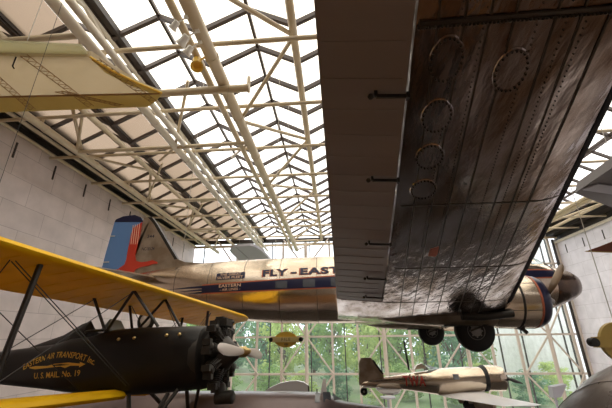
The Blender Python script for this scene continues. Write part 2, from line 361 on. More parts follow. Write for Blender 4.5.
# hanger rods with lugs of the big cross members (lower, every second bay)
for y in (8.9, 17.0, 25.2, 33.4):
    for x0, z0, x1, z1 in ((-15.2, 10.55, -9.05, 10.55), (-9.05, 10.55, -4.58, 10.6)):
        if y == 17.0 or x0 < -12:
            mb = MB(); mb.tube((x0, y, z0), (x1, y, z1), .12, n=10); mb.tube(((x0+x1)/2, y-3.9, 11.9), (x0, y, z0), .08); mb.tube(((x0+x1)/2, y+3.9, 11.9), (x1, y, z1), .08)
            tag(mb.build('brace_tube', M_STEEL, smooth=True), 'slanting cream brace joining two neighbouring pipe trusses', 'ceiling tube', 'braces between the trusses')
pa_ = onZ(158, 93.5, 10.3); pb_ = onZ(246, 84.5, 10.3)
m_ = MB(); m_.tube(pa_, (pb_[0], pa_[1], pa_[2]), .17, n=14); m_.lathe([(-.02, .17), (0, .21), (.1, .21), (.12, .15)], (pb_[0], pa_[1], pa_[2]), (1, 0, 0), 14); m_.tube((pb_[0]+.05, pa_[1], pa_[2]), (pb_[0]+.05, pa_[1], pa_[2]+.6), .08)
tag(m_.build('outrigger_tube', M_STEEL, smooth=True), 'thick cream tube with a capped end, beside the tip of the fabric wing', 'ceiling tube')
# small fixtures along the bright truss
def spot(px, py, z, mtl, s, label, dirn=(-.6, .3, -.5), grp=None):
    p = onZ(px, py, z); t = thing('spotlight', label, 'spotlight', p, grp); d = nrm(dirn)
    h = MB(); h.lathe([(-.16*s, .05*s), (-.14*s, .10*s), (.05*s, .11*s), (.16*s, .15*s), (.18*s, .15*s), (.17*s, .12*s), (.08*s, .09*s)], p, d, 16); h.build('lamp_housing', mtl, t, smooth=True)
    b = MB(); b.tube(p+np.array((0, 0, .05)), p+np.array((.35*s, 0, .30*s)), .025*s, n=6); b.box(p+np.array((.35*s, 0, .33*s)), (.12*s, .12*s, .08*s)); b.build('bracket', mtl, t)
spot(175, 25, 10.0, M_LAMPW, 1.0, 'white spotlight on the thick pipe, nearest the top of the picture')
spot(184, 40, 10.0, M_LAMPW, 1.3, 'white spotlight on the thick pipe, middle one of three')
spot(189, 50, 10.0, M_LAMPW, 1.1, 'white spotlight on the thick pipe, lowest of three')
spot(197, 63, 10.3, M_OVAL, 1.7, 'yellow round lamp hanging beside the thick ceiling pipe', (.2, -.3, -.9))
spot(128, 186, 11.0, M_DARKMET, 1.0, 'small black lamp among the tubes over the blinds')

# ------------------------------------------------------------------ window wall
cols_x = [-12.21, -3.37, 5.67, 14.88, 24.0]
e = struct_empty('window_12', ((XL+XR)/2, Y1, ZF))
g = MB(); g.add([(XL, Y1+.05, ZF), (XR, Y1+.05, ZF), (XR, Y1+.05, 12.0), (XL, Y1+.05, 12.0)], [(0, 1, 2, 3)]); g.build('pane', M_WINGL, e)
f = MB(); fd = MB()
xs = []
for i in range(-3, 13):
    x = -3.37 + 3.04*i
    if i % 3 != 0 and XL < x < XR: f.box((x, Y1-.05, 2), (.26, .22, 20)); xs.append(x)
for x in (-17.2, -12.7, -7.9, -2.9, 1.15, 5.25, 10.3, 14.4, 19.0, 21.6, 26.2, 26.9):
    fd.box((x, Y1+.25, 2), (.13, .15, 20))
for z in (-8, -4.1, -.05, 4.0, 8.05, 11.4):
    f.box(((XL+XR)/2, Y1-.05, z), (XR-XL, .2, .22))
f.box((XR-.12, Y1-.1, 1.5), (.25, .3, 19)); 
f.build('window_frame', M_MULL, e); fd.box((XR-.45, Y1-.2, 1.5), (.22, .2, 19)); fd.build('dark_mullion', M_BLACKM, e)
for i, x in enumerate(cols_x):
    e = struct_empty('trim_%d' % (6+i), (x, Y1-1.2, ZF))
    MB().tube((x, Y1-.9, ZF), (x, Y1-.9, 11.4), .21, n=14).build('column_tube', M_MULL, e, smooth=True)
    z = -8.1; d = MB(); sgn = 0
    for j in range(5):
        za = -8.15+4.05*j; zb = za+4.05
        for s in (-1, 1):
            p0 = (x, Y1-.9, za) if j % 2 == 0 else (x+s*3.04, Y1-.25, za); p1 = (x+s*3.04, Y1-.25, zb) if j % 2 == 0 else (x, Y1-.9, zb)
            if XL < p0[0] < XR and XL < p1[0] < XR: d.tube(p0, p1, .10, n=8)
    d.build('diagonal', M_MULL, e, smooth=True)

# ================================================================== OUTSIDE
struct(MB().add([(-120, Y1+.6, -8.6), (160, Y1+.6, -8.6), (160, 180, -8.6), (-120, 180, -8.6)], [(0, 1, 2, 3)]).build('ground', M_LAWN))
def tree_meshes(seed, leafm):
    random.seed(seed); t = MB()
    t.ptube([(0, 0, 0), (.1, 0, 3), (0, .1, 6)], [.45, .35, .2], 8)
    for i in range(7):
        a = i*.9; t.tube((0, 0, 3+i*.4), (2.5*math.cos(a), 2.5*math.sin(a), 5.5+i*.6), .15, .06, 6)
    L = MB()
    for i in range(90):
        ph = random.random()*2*math.pi; ct = random.uniform(-1, 1); rr = random.random()**.4
        c = (4.2*rr*math.sqrt(1-ct*ct)*math.cos(ph), 4.2*rr*math.sqrt(1-ct*ct)*math.sin(ph), 6.9+6.2*rr*ct)
        for j in range(34):
            d = nrm([random.gauss(0, 1) for _ in range(3)]); q = np.array(c)+d*random.uniform(.3, 1.25)
            u = nrm(np.cross(d, [random.gauss(0, 1) for _ in range(3)]))*random.uniform(.16, .38); v = nrm(np.cross(d+.5*u, u))*random.uniform(.12, .28)
            L.add([q-u, q-v, q+u, q+v], [(0, 1, 2, 3)])
    return t, L
protos = []
for i, lm in enumerate((M_LEAF, M_LEAF2, M_LEAF3)):
    protos.append(tree_meshes(11+i, lm))
tspots = [(-52, 88, 1.15, 2), (-42, 72, .95, 0), (-31, 84, 1.1, 1), (-24, 67, .9, 0), (-15.5, 80, 1.05, 2), (-9, 65, .9, 1), (-1, 79, 1.05, 0), (5.5, 64, .88, 1),
          (13, 78, 1.05, 0), (19.5, 64, .86, 2), (27, 77, 1.0, 0), (-37, 98, 1.2, 1), (-17, 97, 1.2, 0), (6, 96, 1.2, 2), (22, 95, 1.1, 1), (-47, 110, 1.3, 2), (-29, 108, 1.3, 2), (-6, 112, 1.35, 2), (14, 110, 1.3, 0), (29, 116, 1.2, 2), (-5.5, 94, .8, 2), (14.5, 94, .6, 2), (-27, 97, .7, 2)]
tl = ['mid green leafy tree outside the window wall', 'pale yellow-green leafy tree outside the window wall', 'deep green leafy tree outside the window wall']
tm = {}
for i, (x, y, s, kd) in enumerate(tspots):
    r = bpy.data.objects.new('tree', None); col.objects.link(r); r.location = (x, y, -8.6); r.scale = (s*1.15, s*1.15, s*1.25); r.rotation_euler = (0, 0, i*1.3)
    tag(r, tl[kd], 'tree', ['mid green trees outside', 'pale green trees outside', 'deep green trees outside'][kd])
    if kd not in tm:
        a = protos[kd][0].build('trunk', M_BARK, r, True, world=False); b = protos[kd][1].build('crown', (M_LEAF, M_LEAF2, M_LEAF3)[kd], r, world=False); tm[kd] = (a, b)
    else:
        for q in tm[kd]:
            c = q.copy(); col.objects.link(c); c.parent = r
random.seed(5)
for i in range(14):
    x = -35+5.0*i; y = 52.0+3.4*(i % 2); s_ = .42+.06*(i % 2); kd = (0, 1, 2, 1, 0)[i % 5]
    r = bpy.data.objects.new('shrub', None); col.objects.link(r); r.location = (x, y, -8.6-.35*s_); r.scale = (s_*1.3, s_*1.1, s_*.8); r.rotation_euler = (0, 0, i*2.1)
    tag(r, ['mid green round shrub on the lawn outside the window wall', 'pale yellow-green round shrub on the lawn outside the window wall', 'deep green round shrub on the lawn outside the window wall'][kd], 'shrub', ['mid green shrubs outside', 'pale green shrubs outside', 'deep green shrubs outside'][kd])
    c = tm[kd][1].copy(); c.name = 'foliage'; col.objects.link(c); c.parent = r
b = thing('museum_building', 'white stone building outside, beyond the right end of the window wall', 'building', (37, 66, -8.6))
MB().box((77, 86, 8), (80, 50, 34)).build('facade', M_FACADE, b)
mb = MB()
for i in range(5): mb.box((48+7*i, 60.9, 16), (2.2, .4, 5))
mb.build('window', M_GLASSD, b)

# ================================================================== AIRCRAFT HELPERS
def ring(x, yc, top, bot, hw, n=28, p=2.1, fn=None):
    zc = (top+bot)/2; hh = (top-bot)/2; r = []
    for k in range(n):
        a = 2*math.pi*k/n; c, s = math.cos(a), math.sin(a)
        r.append((x, yc+hw*math.copysign(abs(c)**(2/p), c), zc+hh*math.copysign(abs(s)**(2/p), s)))
    return r
def cable(p, top, label, grp, r=.012, m=M_CABLEL):
    u = ((top[0]-.7)/BAY) % 1.0; top = (top[0], top[1], ZR-(ZR-ZV)*min(u, 1-u)*2-.02)
    tag(MB().tube(p, top, r, n=5).build('hanging_cable', m), label, 'cable', grp)

# ================================================================== BIG SILVER AIRLINER
YF = 14.0
A = thing('airliner', 'large silver twin-engine airliner with FLY-EASTERN lettering hanging across the hall', 'airplane', (0, YF, .45))
FS = [(9.33, 1.80, 1.64, .06), (9.28, 1.95, 1.48, .22), (9.15, 2.10, 1.32, .42), (8.9, 2.24, 1.18, .62), (8.5, 2.36, 1.02, .82), (8.15, 2.46, .90, .93), (7.85, 2.70, .82, 1.0), (7.55, 2.88, .75, 1.05),
      (7.1, 2.96, .66, 1.12), (6.2, 3.01, .56, 1.2), (4.5, 3.05, .48, 1.25), (2, 3.06, .45, 1.26), (0, 3.05, .45, 1.26), (-2, 3.03, .47, 1.24), (-4, 2.98, .62, 1.15),
      (-5.6, 2.90, .95, 1.0), (-7, 2.74, 1.3, .74), (-8.3, 2.55, 1.65, .46), (-9.2, 2.44, 1.95, .24), (-9.9, 2.38, 2.2, .05)]
fx = np.array([s[0] for s in FS])[::-1]
def sec(x): return [float(np.interp(x, fx, np.array([s[i] for s in FS])[::-1])) for i in (1, 2, 3)]
def fpt(x, z, off=.012):
    t, bt, hw = sec(x); zc = (t+bt)/2; hh = (t-bt)/2; s = max(-.97, min(.97, (z-zc)/hh)); p = 2.1
    c = (1-abs(s)**p)**(1/p)
    return (x, YF-hw*c-off, z+ (off*s))
xs_ = list(np.linspace(9.33, 8.9, 7)) + list(np.linspace(8.7, -9.9, 60))
mb = MB(); mb.loft([ring(x, YF, *sec(x), n=40) for x in xs_])
fus = mb.build('fuselage', M_SILVER, A, smooth=True)
mb = MB(); mb.loft([ring(x, YF, sec(x)[0]+.008, sec(x)[1]-.008, sec(x)[2]+.008, n=40) for x in np.linspace(9.34, 8.0, 16)]); mb.build('nose_reflection_shell', M_NOSEREFL, fus, smooth=True)  # added shell that carries the dark reflection as colour
# panel joints around the hull
mb = MB()
for x in (6.4, 5.0, 3.6, 2.2, .8, -.6, -2.0, -3.4, -4.8, -6.2, -7.5):
    t, bt, hw = sec(x); mb.loft([ring(x-.008, YF, t+.006, bt-.006, hw+.006, 40), ring(x+.008, YF, t+.006, bt-.006, hw+.006, 40)], cap=False)
mb.build('skin_joints', M_SEAM, fus)
def strip(m, pts_top, pts_bot, off, rows=7):
    n = len(pts_top); V = []; F = []
    for r in range(rows):
        k = r/(rows-1); V += [fpt(a[0]+(b[0]-a[0])*k, a[1]+(b[1]-a[1])*k, off) for a, b in zip(pts_top, pts_bot)]
    for r in range(rows-1): F += [(r*n+i, r*n+i+1, (r+1)*n+i+1, (r+1)*n+i) for i in range(n-1)]
    m.add(V, F)
SX = list(np.linspace(-5.0, 8.0, 40))
ztop = lambda x: 2.05 + .043*x*(x < 0) + (.0 if x < 0 else .012*x); zbot = lambda x: 1.67 + .02*x*(x < 0) + (0 if x < 0 else .03*x)
mb = MB(); strip(mb, [(x, ztop(x)+.045) for x in SX], [(x, zbot(x)-.045) for x in SX], .006); mb.build('stripe_outline', M_REDLINE, fus)
mb = MB(); strip(mb, [(x, ztop(x)) for x in SX], [(x, zbot(x)) for x in SX], .012)
for zt, zb, xl in ((1.84, 1.75, -6.5), (1.72, 1.65, -6.0), (1.63, 1.56, -5.6)):
    X = np.linspace(xl, -4.98, 8); strip(mb, [(x, zb+(zt-zb)*(x-xl)/(-4.98-xl)+ .001) for x in X], [(x, zb) for x in X], .012, 3)
stp = mb.build('blue_stripe', M_NAVY, fus)
# cabin windows
for i in range(7):
    x0 = -2.14 + 1.03*i
    if x0 > 5: break
    zt = ztop(x0)-.04; zb_ = zbot(x0)+.04
    wv = MB(); X = np.linspace(x0, x0+.45, 4); strip(wv, [(x, zt) for x in X], [(x, zb_) for x in X], .02); wv.build('cabin_window', M_GLASSD, fus)
# hull lettering
mb = MB()
lz = lambda x: 2.125+.022*(x+2.6)
for st_, xa_, xb_ in (('FLY', -2.66, -1.70), ('-', -1.55, -1.36), ('EASTERN', -1.24, 1.55), ('AIR', 2.0, 3.0), ('LINES', 3.4, 5.2)):
    put_text(mb, st_, lambda a, b: fpt(a, lz(a)+b*.95, .02), .37, xa_, xb_-xa_, .034, 1.12)
mb.build('hull_lettering', M_NAVY, fus)
mb = MB()
for st_, xa_, xb_ in (('FLY', -2.69, -1.67), ('-', -1.57, -1.34), ('EASTERN', -1.27, 1.58), ('AIR', 1.97, 3.03), ('LINES', 3.37, 5.23)):
    put_text(mb, st_, lambda a, b: fpt(a, lz(a)-.0+b*.95, .010), .37, xa_, xb_-xa_, .062, 1.12)
mb.build('lettering_outline', M_REDLINE, fus)
mb = MB(); X = np.linspace(-4.46, -3.34, 6); strip(mb, [(x, 2.29+.03*(x+4.4)) for x in X], [(x, 2.04+.03*(x+4.4)) for x in X], .016); pl = mb.build('name_plate', M_NAVY, fus)
mb = MB(); put_text(mb, 'THE GREAT', lambda a, b: fpt(a, 2.18+.03*(a+4.4)+b, .026), .13, -4.32, .84, .012); put_text(mb, 'SILVER FLEET', lambda a, b: fpt(a, 2.06+.03*(a+4.4)+b, .026), .13, -4.42, 1.02, .012)
mb.build('plate_lettering', M_CREAMP, pl)
mb = MB(); put_text(mb, 'EASTERN', lambda a, b: fpt(a, 1.745+.03*(a+4.4)+b, .026), .16, -4.32, .86, .014); put_text(mb, '- AIR LINES -', lambda a, b: fpt(a, 1.62+.03*(a+4.4)+b, .026), .12, -4.27, .80, .010)
mb.build('stripe_lettering', M_CREAMP, stp)
# cockpit glazing
for nm, poly in (('cockpit_window', [(7.28, 2.38), (7.22, 2.72), (7.42, 2.78), (7.70, 2.62), (7.78, 2.40)]), ('cockpit_window', [(7.86, 2.38), (7.82, 2.58), (8.05, 2.42), (8.05, 2.36)])):
    mb = MB(); mb.add([fpt(x, z, .02) for x, z in poly], [tuple(range(len(poly)))]); mb.build(nm, M_GLASSL, fus)

# fin, rudder, emblem
FP = lambda px, py: tuple(onY(px, py, YF)[[0, 2]])
fn_ = lambda a, b, d: (a, YF+d, b)
fin_poly = [FP(144, 222), FP(145, 218.5), FP(152, 218), FP(157, 224), FP(178, 259.5), FP(186, 262.5), FP(205, 263.5), (-5.6, 2.6), (-9.0, 2.4), FP(126, 283)]
mb = MB(); n = len(fin_poly)
mb.prism(fin_poly, -.09, .09, fn_); fin = mb.build('fin', M_SILVERD, A)
mb = MB(); mb.prism([FP(149, 218.2), FP(153, 217.8), FP(157.5, 223.5), FP(178.5, 259.5), FP(175.5, 260), FP(155, 225), FP(151, 220)], -.11, .11, fn_); mb.build('de_icer_boot', M_DARKMET, fin)
rud = [FP(115.5, 222.5), FP(143.5, 222.5), FP(141, 240), FP(131, 275), FP(128, 286), FP(106, 283), FP(102, 272), FP(106, 256)]
mb = MB(); mb.prism(rud, -.07, .07, fn_); mb.cur = 0; rd = mb.build('rudder', M_BLUE, A)
mb = MB(); mb.prism([FP(115.5, 222.6), FP(117, 220), FP(124, 217), FP(136, 215.5), FP(142, 218), FP(144.5, 222.6)], -.08, .08, fn_); mb.build('rudder_cap', M_NAVY, rd)
mb = MB()
for py in (236, 262): a = onY(112 if py == 236 else 106, py, YF-.1); mb.box((a[0], YF-.09, a[2]), (.25, .03, .03))
mb.build('hinge', M_STEELW, rd)
# falcon: tail feathers, body, head, wing plumes
eg = [(143.5, 223), (141.5, 234), (139, 245), (136.5, 256), (137.5, 261.5), (143, 262.8), (149, 262), (154, 260.8), (158.5, 262.5), (158.5, 264.2), (154, 264.5), (149, 266.5), (142, 267.5), (137, 270), (134, 275), (130, 279), (126, 278), (122, 275), (114, 274), (113, 271), (120, 269.5),
      (126, 265), (128, 260), (129, 253), (131, 244), (132.5, 236), (134.5, 229)]
mb = MB(); mb.prism([FP(*q) for q in eg], -.13, -.095, fn_); emb = mb.build('falcon_emblem', M_RED, rd)
mb = MB()
for i in range(4):
    x = 133.6+2.1*i; mb.prism([FP(x+1.0, 226-i*.5), FP(x+1.6, 226-i*.5), FP(x-.7, 245), FP(x-1.3, 245)], -.14, -.13, fn_)
for i in range(3): mb.prism([FP(113.5, 271+1.9*i), FP(121.5, 270.3+1.9*i), FP(121.5, 270.8+1.9*i), FP(113.5, 271.6+1.9*i)], -.14, -.13, fn_)
mb.build('emblem_lines', M_CREAMP, emb)
mb = MB(); q = FP(148, 238.5); put_text(mb, '344', lambda a, b: (a, YF-.10, q[1]+b), .20, q[0], .33, .01); q = FP(142.5, 251)
q2 = q; put_text(mb, 'NC18124', lambda a, b: (a, YF-.10, q2[1]+b), .20, q2[0], .58, .008); mb.build('registration_lettering', M_NAVY, fin)
# horizontal tail
for s in (-1, 1):
    mb = MB(); L = []
    for t_, c0, c1, th in ((.1, -6.9, -9.2, .12), (1.5, -7.4, -9.25, .10), (3.2, -8.1, -9.3, .07), (3.9, -8.6, -9.2, .04)):
        yy = YF+s*t_; L.append([(c0, yy, 2.25), (c0-.25, yy, 2.25+th), (c1, yy, 2.25+.02), (c1, yy, 2.25-.02), (c0-.25, yy, 2.25-th)])
    mb.loft(L); mb.build('tailplane', M_SILVERD, A, smooth=True, angle=30)
# tail wheel
mb = MB(); mb.lathe([(-.1, .1), (-.08, .2), (.08, .2), (.1, .1)], (-8.0, YF, 1.42), (0, 1, 0), 20); tw = mb.build('tail_wheel', M_TYRE, A, smooth=True)
MB().tube((-8.0, YF, 1.45), (-7.8, YF, 1.95), .06).build('tail_wheel_strut', M_DARKMET, tw)

# wings ------------------------------------------------------------
def zlow(s):                                   # underside height by distance from the hull centre
    return .45 if s <= 3.0 else .45+.2*(s-3.0)
def xte(s): return .12 - .02*max(0, s-3) if s < 12.3 else -.12 + (s-12.3)**2*.22
def xle(s): return 5.2 if s <= 3 else (5.2-.29*(s-3) if s < 13.0 else 2.3-(s-13.0)**1.5*.9)
def wpt(s, c, side, up=0.0, sg=-1):
    x = xte(s)+(xle(s)-xte(s))*c; ch = xle(s)-xte(s); th = .135*ch*(1 if s < 13 else max(.3, 1-(s-13)*.5))
    zc = zlow(s)+.55*th*1.0
    if c > .82: lo = zlow(s)+ .55*th*(1-math.sqrt(max(0, 1-((c-.82)/.18)**2)))
    elif c < .3: lo = zlow(s)+.18*th*((.3-c)/.3)
    else: lo = zlow(s)
    up_ = zlow(s)+ .18*th + (c**.8)*.95*th*1.0 if c < .5 else None
    if c < .5: hi = zlow(s)+.18*th+.82*th*math.sin(math.pi/2*min(1, c/.55))**.9
    else:
        hi = zlow(s)+.55*th+.45*th*math.sqrt(max(0, 1-((max(c, .6)-.6)/.4)**2))
    z = lo if side < 0 else hi
    return (x, YF+sg*s, z+up)
HC = lambda s: .16+.115*min(1, max(0, (s-3)/9.5))*1.0    # hinge chord fraction
def hinge_c(s): return float(np.interp(s, [4.6, 12.4], [.250, .290]))
S_AIL = (4.75, 12.9)
def wing_grid(mb, s0, s1, c0, c1, ns, nc, sg):
    ss = np.linspace(s0, s1, ns)
    cf = [0, .1, .2, .3, .45, .6, .72, .82, .88, .93, .965, .985, .996, 1.0]
    rings = []
    for s in ss:
        a = c0(s); b = c1(s)
        lo = [a+(b-a)*t for t in cf]; rings.append([wpt(s, c, -1, sg=sg) for c in lo] + [wpt(s, c, 1, sg=sg) for c in lo[::-1]])
    mb.loft(rings)
def build_wing(sg, detail):
    mb = MB()
    wing_grid(mb, .4, S_AIL[0], lambda s: 0.0, lambda s: 1.0, 10, 8, sg)
    wing_grid(mb, S_AIL[0], S_AIL[1], lambda s: hinge_c(s)+.004, lambda s: 1.0, 24, 8, sg)
    wing_grid(mb, S_AIL[1], 14.55, lambda s: 0.0, lambda s: 1.0, 10, 8, sg)
    wing = mb.build('wing', M_WING, A, smooth=True, angle=35)
    if detail:
        sm = MB()                                # spanwise lap joints
        for c in (.355, .43, .50, .57, .685, .755, .80):
            P = [np.array(wpt(s, c+(.0 if c < .8 else (s-4)*.004), -1, -.004, sg)) for s in np.linspace(3.4, 14, 34)]
            for i in range(len(P)-1): sm.bar(P[i], P[i+1], .016, .008)
        for s in (4.7, 7.0, 9.35):      # chordwise joints
            P = [np.array(wpt(s, c, -1, -.004, sg)) for c in np.linspace(.30 if s > 4.8 else .02, .97, 18)]
            for i in range(len(P)-1): sm.bar(P[i], P[i+1], .012, .008)
        sm.build('lap_joints', M_SEAM, wing)
        # bolted tip joint: raised band with a row of dark bolts
        bd = MB(); bs = MB(); P = [np.array(wpt(11.98+.03*c, c, -1, -.012, sg)) for c in np.linspace(.30, .985, 40)]
        for i in range(len(P)-1): bd.bar(P[i], P[i+1], .034, .02)
        jb = bd.build('tip_joint_band', M_SEAM, wing)
        for c in np.linspace(.30, .98, 62): bs.ball(wpt(11.95+.03*c, c, -1, -.02, sg), .014, 6)
        bs.build('bolts', M_RIVET, jb)
        # rivet rows and oval inspection covers
        rv = MB()
        for c in (.405, .475, .555, .625, .705, .76):
            for s in np.arange(8.0, 13.6, .055):
                p = wpt(s, c+.012, -1, -.003, sg); rv.box(p, (.009, .009, .008))
        rv.build('rivet_rows', M_RIVET, wing)['kind'] = 'stuff'
        for s, c in ((11.65, .395), (11.02, .393), (10.40, .390), (9.75, .385), (11.5, .60), (12.6, .42)):
            op = MB(); cp = np.array(wpt(s, c, -1, 0, sg)); L = []
            for rr, dz in ((1.0, -.002), (.96, -.012)):
                L.append([np.array(wpt(s+.23*rr*math.cos(a), c+.055*rr*math.sin(a), -1, dz, sg)) for a in np.linspace(0, 2*math.pi, 24, endpoint=False)])
            op.loft(L); o = op.build('inspection_cover', M_WING, wing)
            rb = MB()
            for a in np.linspace(0, 2*math.pi, 22, endpoint=False): rb.ball(wpt(s+.20*math.cos(a), c+.047*math.sin(a), -1, -.016, sg), .012, 6)
            rb.build('screws', M_RIVET, o)
        dk = MB(); L = []                         # red patch
        dk.add([wpt(s, c, -1, -.004, sg) for s, c in ((7.9, .46), (8.0, .50), (7.75, .505), (7.55, .49), (7.6, .455))], [(0, 1, 2, 3, 4)])
        dk.build('red_mark', M_REDLINE, wing)
    # rubber boot along the leading edge
    bt = MB(); rings = []
    for s in np.linspace(4.0, 14.2, 30):
        cc = [.95, .965, .98, .99, 1.0]
        rings.append([tuple(np.array(wpt(s, c, -1, -.006, sg))) for c in cc]+[tuple(np.array(wpt(s, c, 1, .006, sg))+np.array((.006, 0, 0))) for c in cc[::-1][1:]])
    bt.loft(rings, cap=False, close=False); bt.build('de_icer_boot', M_BOOT, wing, smooth=True)
    # aileron / flap
    al = MB(); rings = []
    for s in np.linspace(S_AIL[0]+.03, S_AIL[1]-.03, 24):
        h = hinge_c(s)-.003; lo = [0, h*.3, h*.6, h*.9, h]
        r = [wpt(s, c, -1, sg=sg) for c in lo]; q = [wpt(s, c, 1, sg=sg) for c in lo[::-1]]
        rings.append(r+[(q[0][0]-.0, q[0][1], q[0][2])]+q[1:])
    al.loft(rings); ail = al.build('aileron', M_FABRIC, wing, smooth=True, angle=35)
    if detail:
        rr = MB()
        for s in np.arange(5.0, 12.8, .36):
            P = [np.array(wpt(s, c, -1, -.003, sg)) for c in (.005, hinge_c(s)*.5, hinge_c(s)-.02)]
            for i in range(2): rr.bar(P[i], P[i+1], .014, .006)
        rr.build('rib_tapes', M_FABRIC, ail)
    for s in ([5.2, 6.5, 8.2, 10.03, 11.34, 12.7] if detail else [6, 9]):
        hb = MB(); h = hinge_c(s); p = np.array(wpt(s, h, -1, -.05, sg)); q = np.array(wpt(s, h*.64, -1, -.055, sg))
        hb.bar(p+np.array((.01, 0, 0)), q, .022, .035); hb.ball(q+np.array((-.05, 0, 0)), .03, 8); hb.bar(q, q+np.array((-.0, 0, .06)), .03, .03); hb.box(p, (.03, .06, .06))
        hb.build('hinge_arm', M_DARKMET, ail)
    return wing
build_wing(-1, True); 
def wing_port():
    return build_wing(1, False)
wing_port()

# nacelles, wheels, propellers
for sg in (-1, 1):
    yn = YF+sg*2.8; zn = .92; dX = -.40
    nb = MB(); rings = []
    for x, r, zz in ((5.3, .72, zn), (4.4, .70, .92), (3.4, .6, .85), (2.4, .42, .75), (1.6, .18, .68)):
        rings.append([(x+dX, yn+r*math.cos(a), zz+r*math.sin(a)) for a in np.linspace(0, 2*math.pi, 28, endpoint=False)])
    nb.loft(rings); nc = nb.build('nacelle', M_SILVERD, A, smooth=True)
    wb = MB(); wb.box((4.1, yn, .33), (1.7, .42, .20)); wb.build('wheel_well', M_DARKMET, nc)
    cb = MB(); cb.lathe([(5.05, .70), (5.2, .745), (5.6, .77), (6.2, .77), (6.42, .74), (6.56, .67), (6.62, .58), (6.58, .52), (6.3, .51)], (dX, yn, zn), (1, 0, 0), 40, cap=False)
    cw = cb.build('cowling', M_SILVER, nc, smooth=True, angle=60)
    lp = MB(); lp.lathe([(6.28, .768), (6.43, .747), (6.565, .678), (6.628, .58), (6.59, .51)], (dX, yn, zn), (1, 0, 0), 40, cap=False); lip = lp.build('navy_cowl_lip', M_NAVY, cw, smooth=True)
    lp = MB(); lp.lathe([(6.245, .775), (6.30, .772)], (dX, yn, zn), (1, 0, 0), 40, cap=False); lp.build('orange_cowl_line', M_REDLINE, cw)
    st = MB(); st.lathe([(5.74, .776), (5.75, .786), (5.80, .786), (5.81, .776)], (dX, yn, zn), (1, 0, 0), 40, cap=False); st.build('cowl_strap', M_DARKMET, cw)
    for k in range(6):
        a = k*math.pi/3+.4; sb = MB(); sb.bar((5.22+dX, yn+.755*math.cos(a), zn+.755*math.sin(a)), (6.25+dX, yn+.776*math.cos(a), zn+.776*math.sin(a)), .014, .014); sb.build('cowl_seam', M_SEAM, cw)
    en = MB(); en.lathe([(5.4, .5), (6.2, .5), (6.3, .3), (6.55, .2), (6.6, .12)], (dX, yn, zn), (1, 0, 0), 20)
    for k in range(9): a = k*2*math.pi/9; en.tube((6.1+dX, yn+.2*math.cos(a), zn+.2*math.sin(a)), (6.1+dX, yn+.53*math.cos(a), zn+.53*math.sin(a)), .09, n=8)
    en.build('engine', M_DARKMET, nc, smooth=True)
    hb = MB(); hb.lathe([(6.5, .12), (6.6, .15), (6.78, .14), (6.95, .10), (7.02, .05)], (dX, yn, zn), (1, 0, 0), 16); hub = hb.build('propeller_hub', M_HUB, nc, smooth=True)
    for k in ((0, 2) if sg < 0 else (0, 1, 2)):
        a = math.radians(148+110*k) if sg < 0 else math.radians(60+120*k); d = np.array((0, math.cos(a)*-1*-1, math.sin(a)))
        d = np.array((0, math.cos(a), math.sin(a))); side = np.cross(d, (1, 0, 0)); c = np.array((6.72+dX, yn, zn)); rings = []
        for t, wd, th in ((.1, .06, .06), (.3, .09, .06), (.5, .20, .04), (.9, .25, .03), (1.3, .21, .02), (1.48, .14, .014), (1.56, .04, .01)):
            tw_ = math.radians(35-15*t); u = side*math.cos(tw_)+np.array((1, 0, 0))*math.sin(tw_); v = np.cross(u, d)
            rings.append([c+d*t+u*wd*math.cos(b_)+v*th*math.sin(b_) for b_ in np.linspace(0, 2*math.pi, 12, endpoint=False)])
        pb = MB(); pb.loft(rings); pb.build('propeller_blade', M_PROPB, hub, smooth=True)
    xw = 4.14 if sg < 0 else 4.32
    wh = MB(); zw = .10 if sg < 0 else .14
    wh.lathe([(-.16, .24), (-.18, .34), (-.17, .46), (-.11, .55), (0, .58), (.11, .55), (.17, .46), (.18, .34), (.16, .24)], (xw, yn, zw), (0, 1, 0), 36); ty = wh.build('tyre', M_TYRE, nc, smooth=True)
    hh_ = MB(); hh_.lathe([(-.19, .05), (-.20, .09), (-.165, .12), (-.15, .22), (-.17, .25), (.17, .25), (.15, .2), (.2, .09), (.2, .04)], (xw, yn, zw), (0, 1, 0), 24)
    for k in range(8): a = k*math.pi/4; hh_.ball((xw+.17*math.cos(a), yn-.165, zw+.17*math.sin(a)), .022, 6)
    hh_.build('wheel_hub', M_HUB, ty, smooth=True)
    sp = MB(); sp.bar((xw+.5, yn-.25, .5), (xw+1.3, yn-.1, .12), .06, .05); sp.bar((xw+1.2, yn-.1, .30), (xw+1.45, yn-.1, .02), .05, .10); sp.bar((xw-.2, yn-.25, .1), (xw+.7, yn-.25, .42), .05, .05); sp.build('gear_strut', M_DARKMET, nc)
    ex = MB(); ex.ptube([(5.0, yn-.72, .55), (4.2, yn-.74, .48), (3.6, yn-.7, .50)], [.11, .12, .12], 12); ex.build('exhaust_pipe', M_DARKMET, nc, smooth=True)

for x, y, z in ((-6.4, YF, 2.9), (-2.2, 13.0, 2.8), (.2, 13.5, 3.0), (4.5, YF, 3.05)):
    cable((x, y, z), (x, y, 12.0), 'thin vertical cable holding the silver airliner', 'cables of the silver airliner')

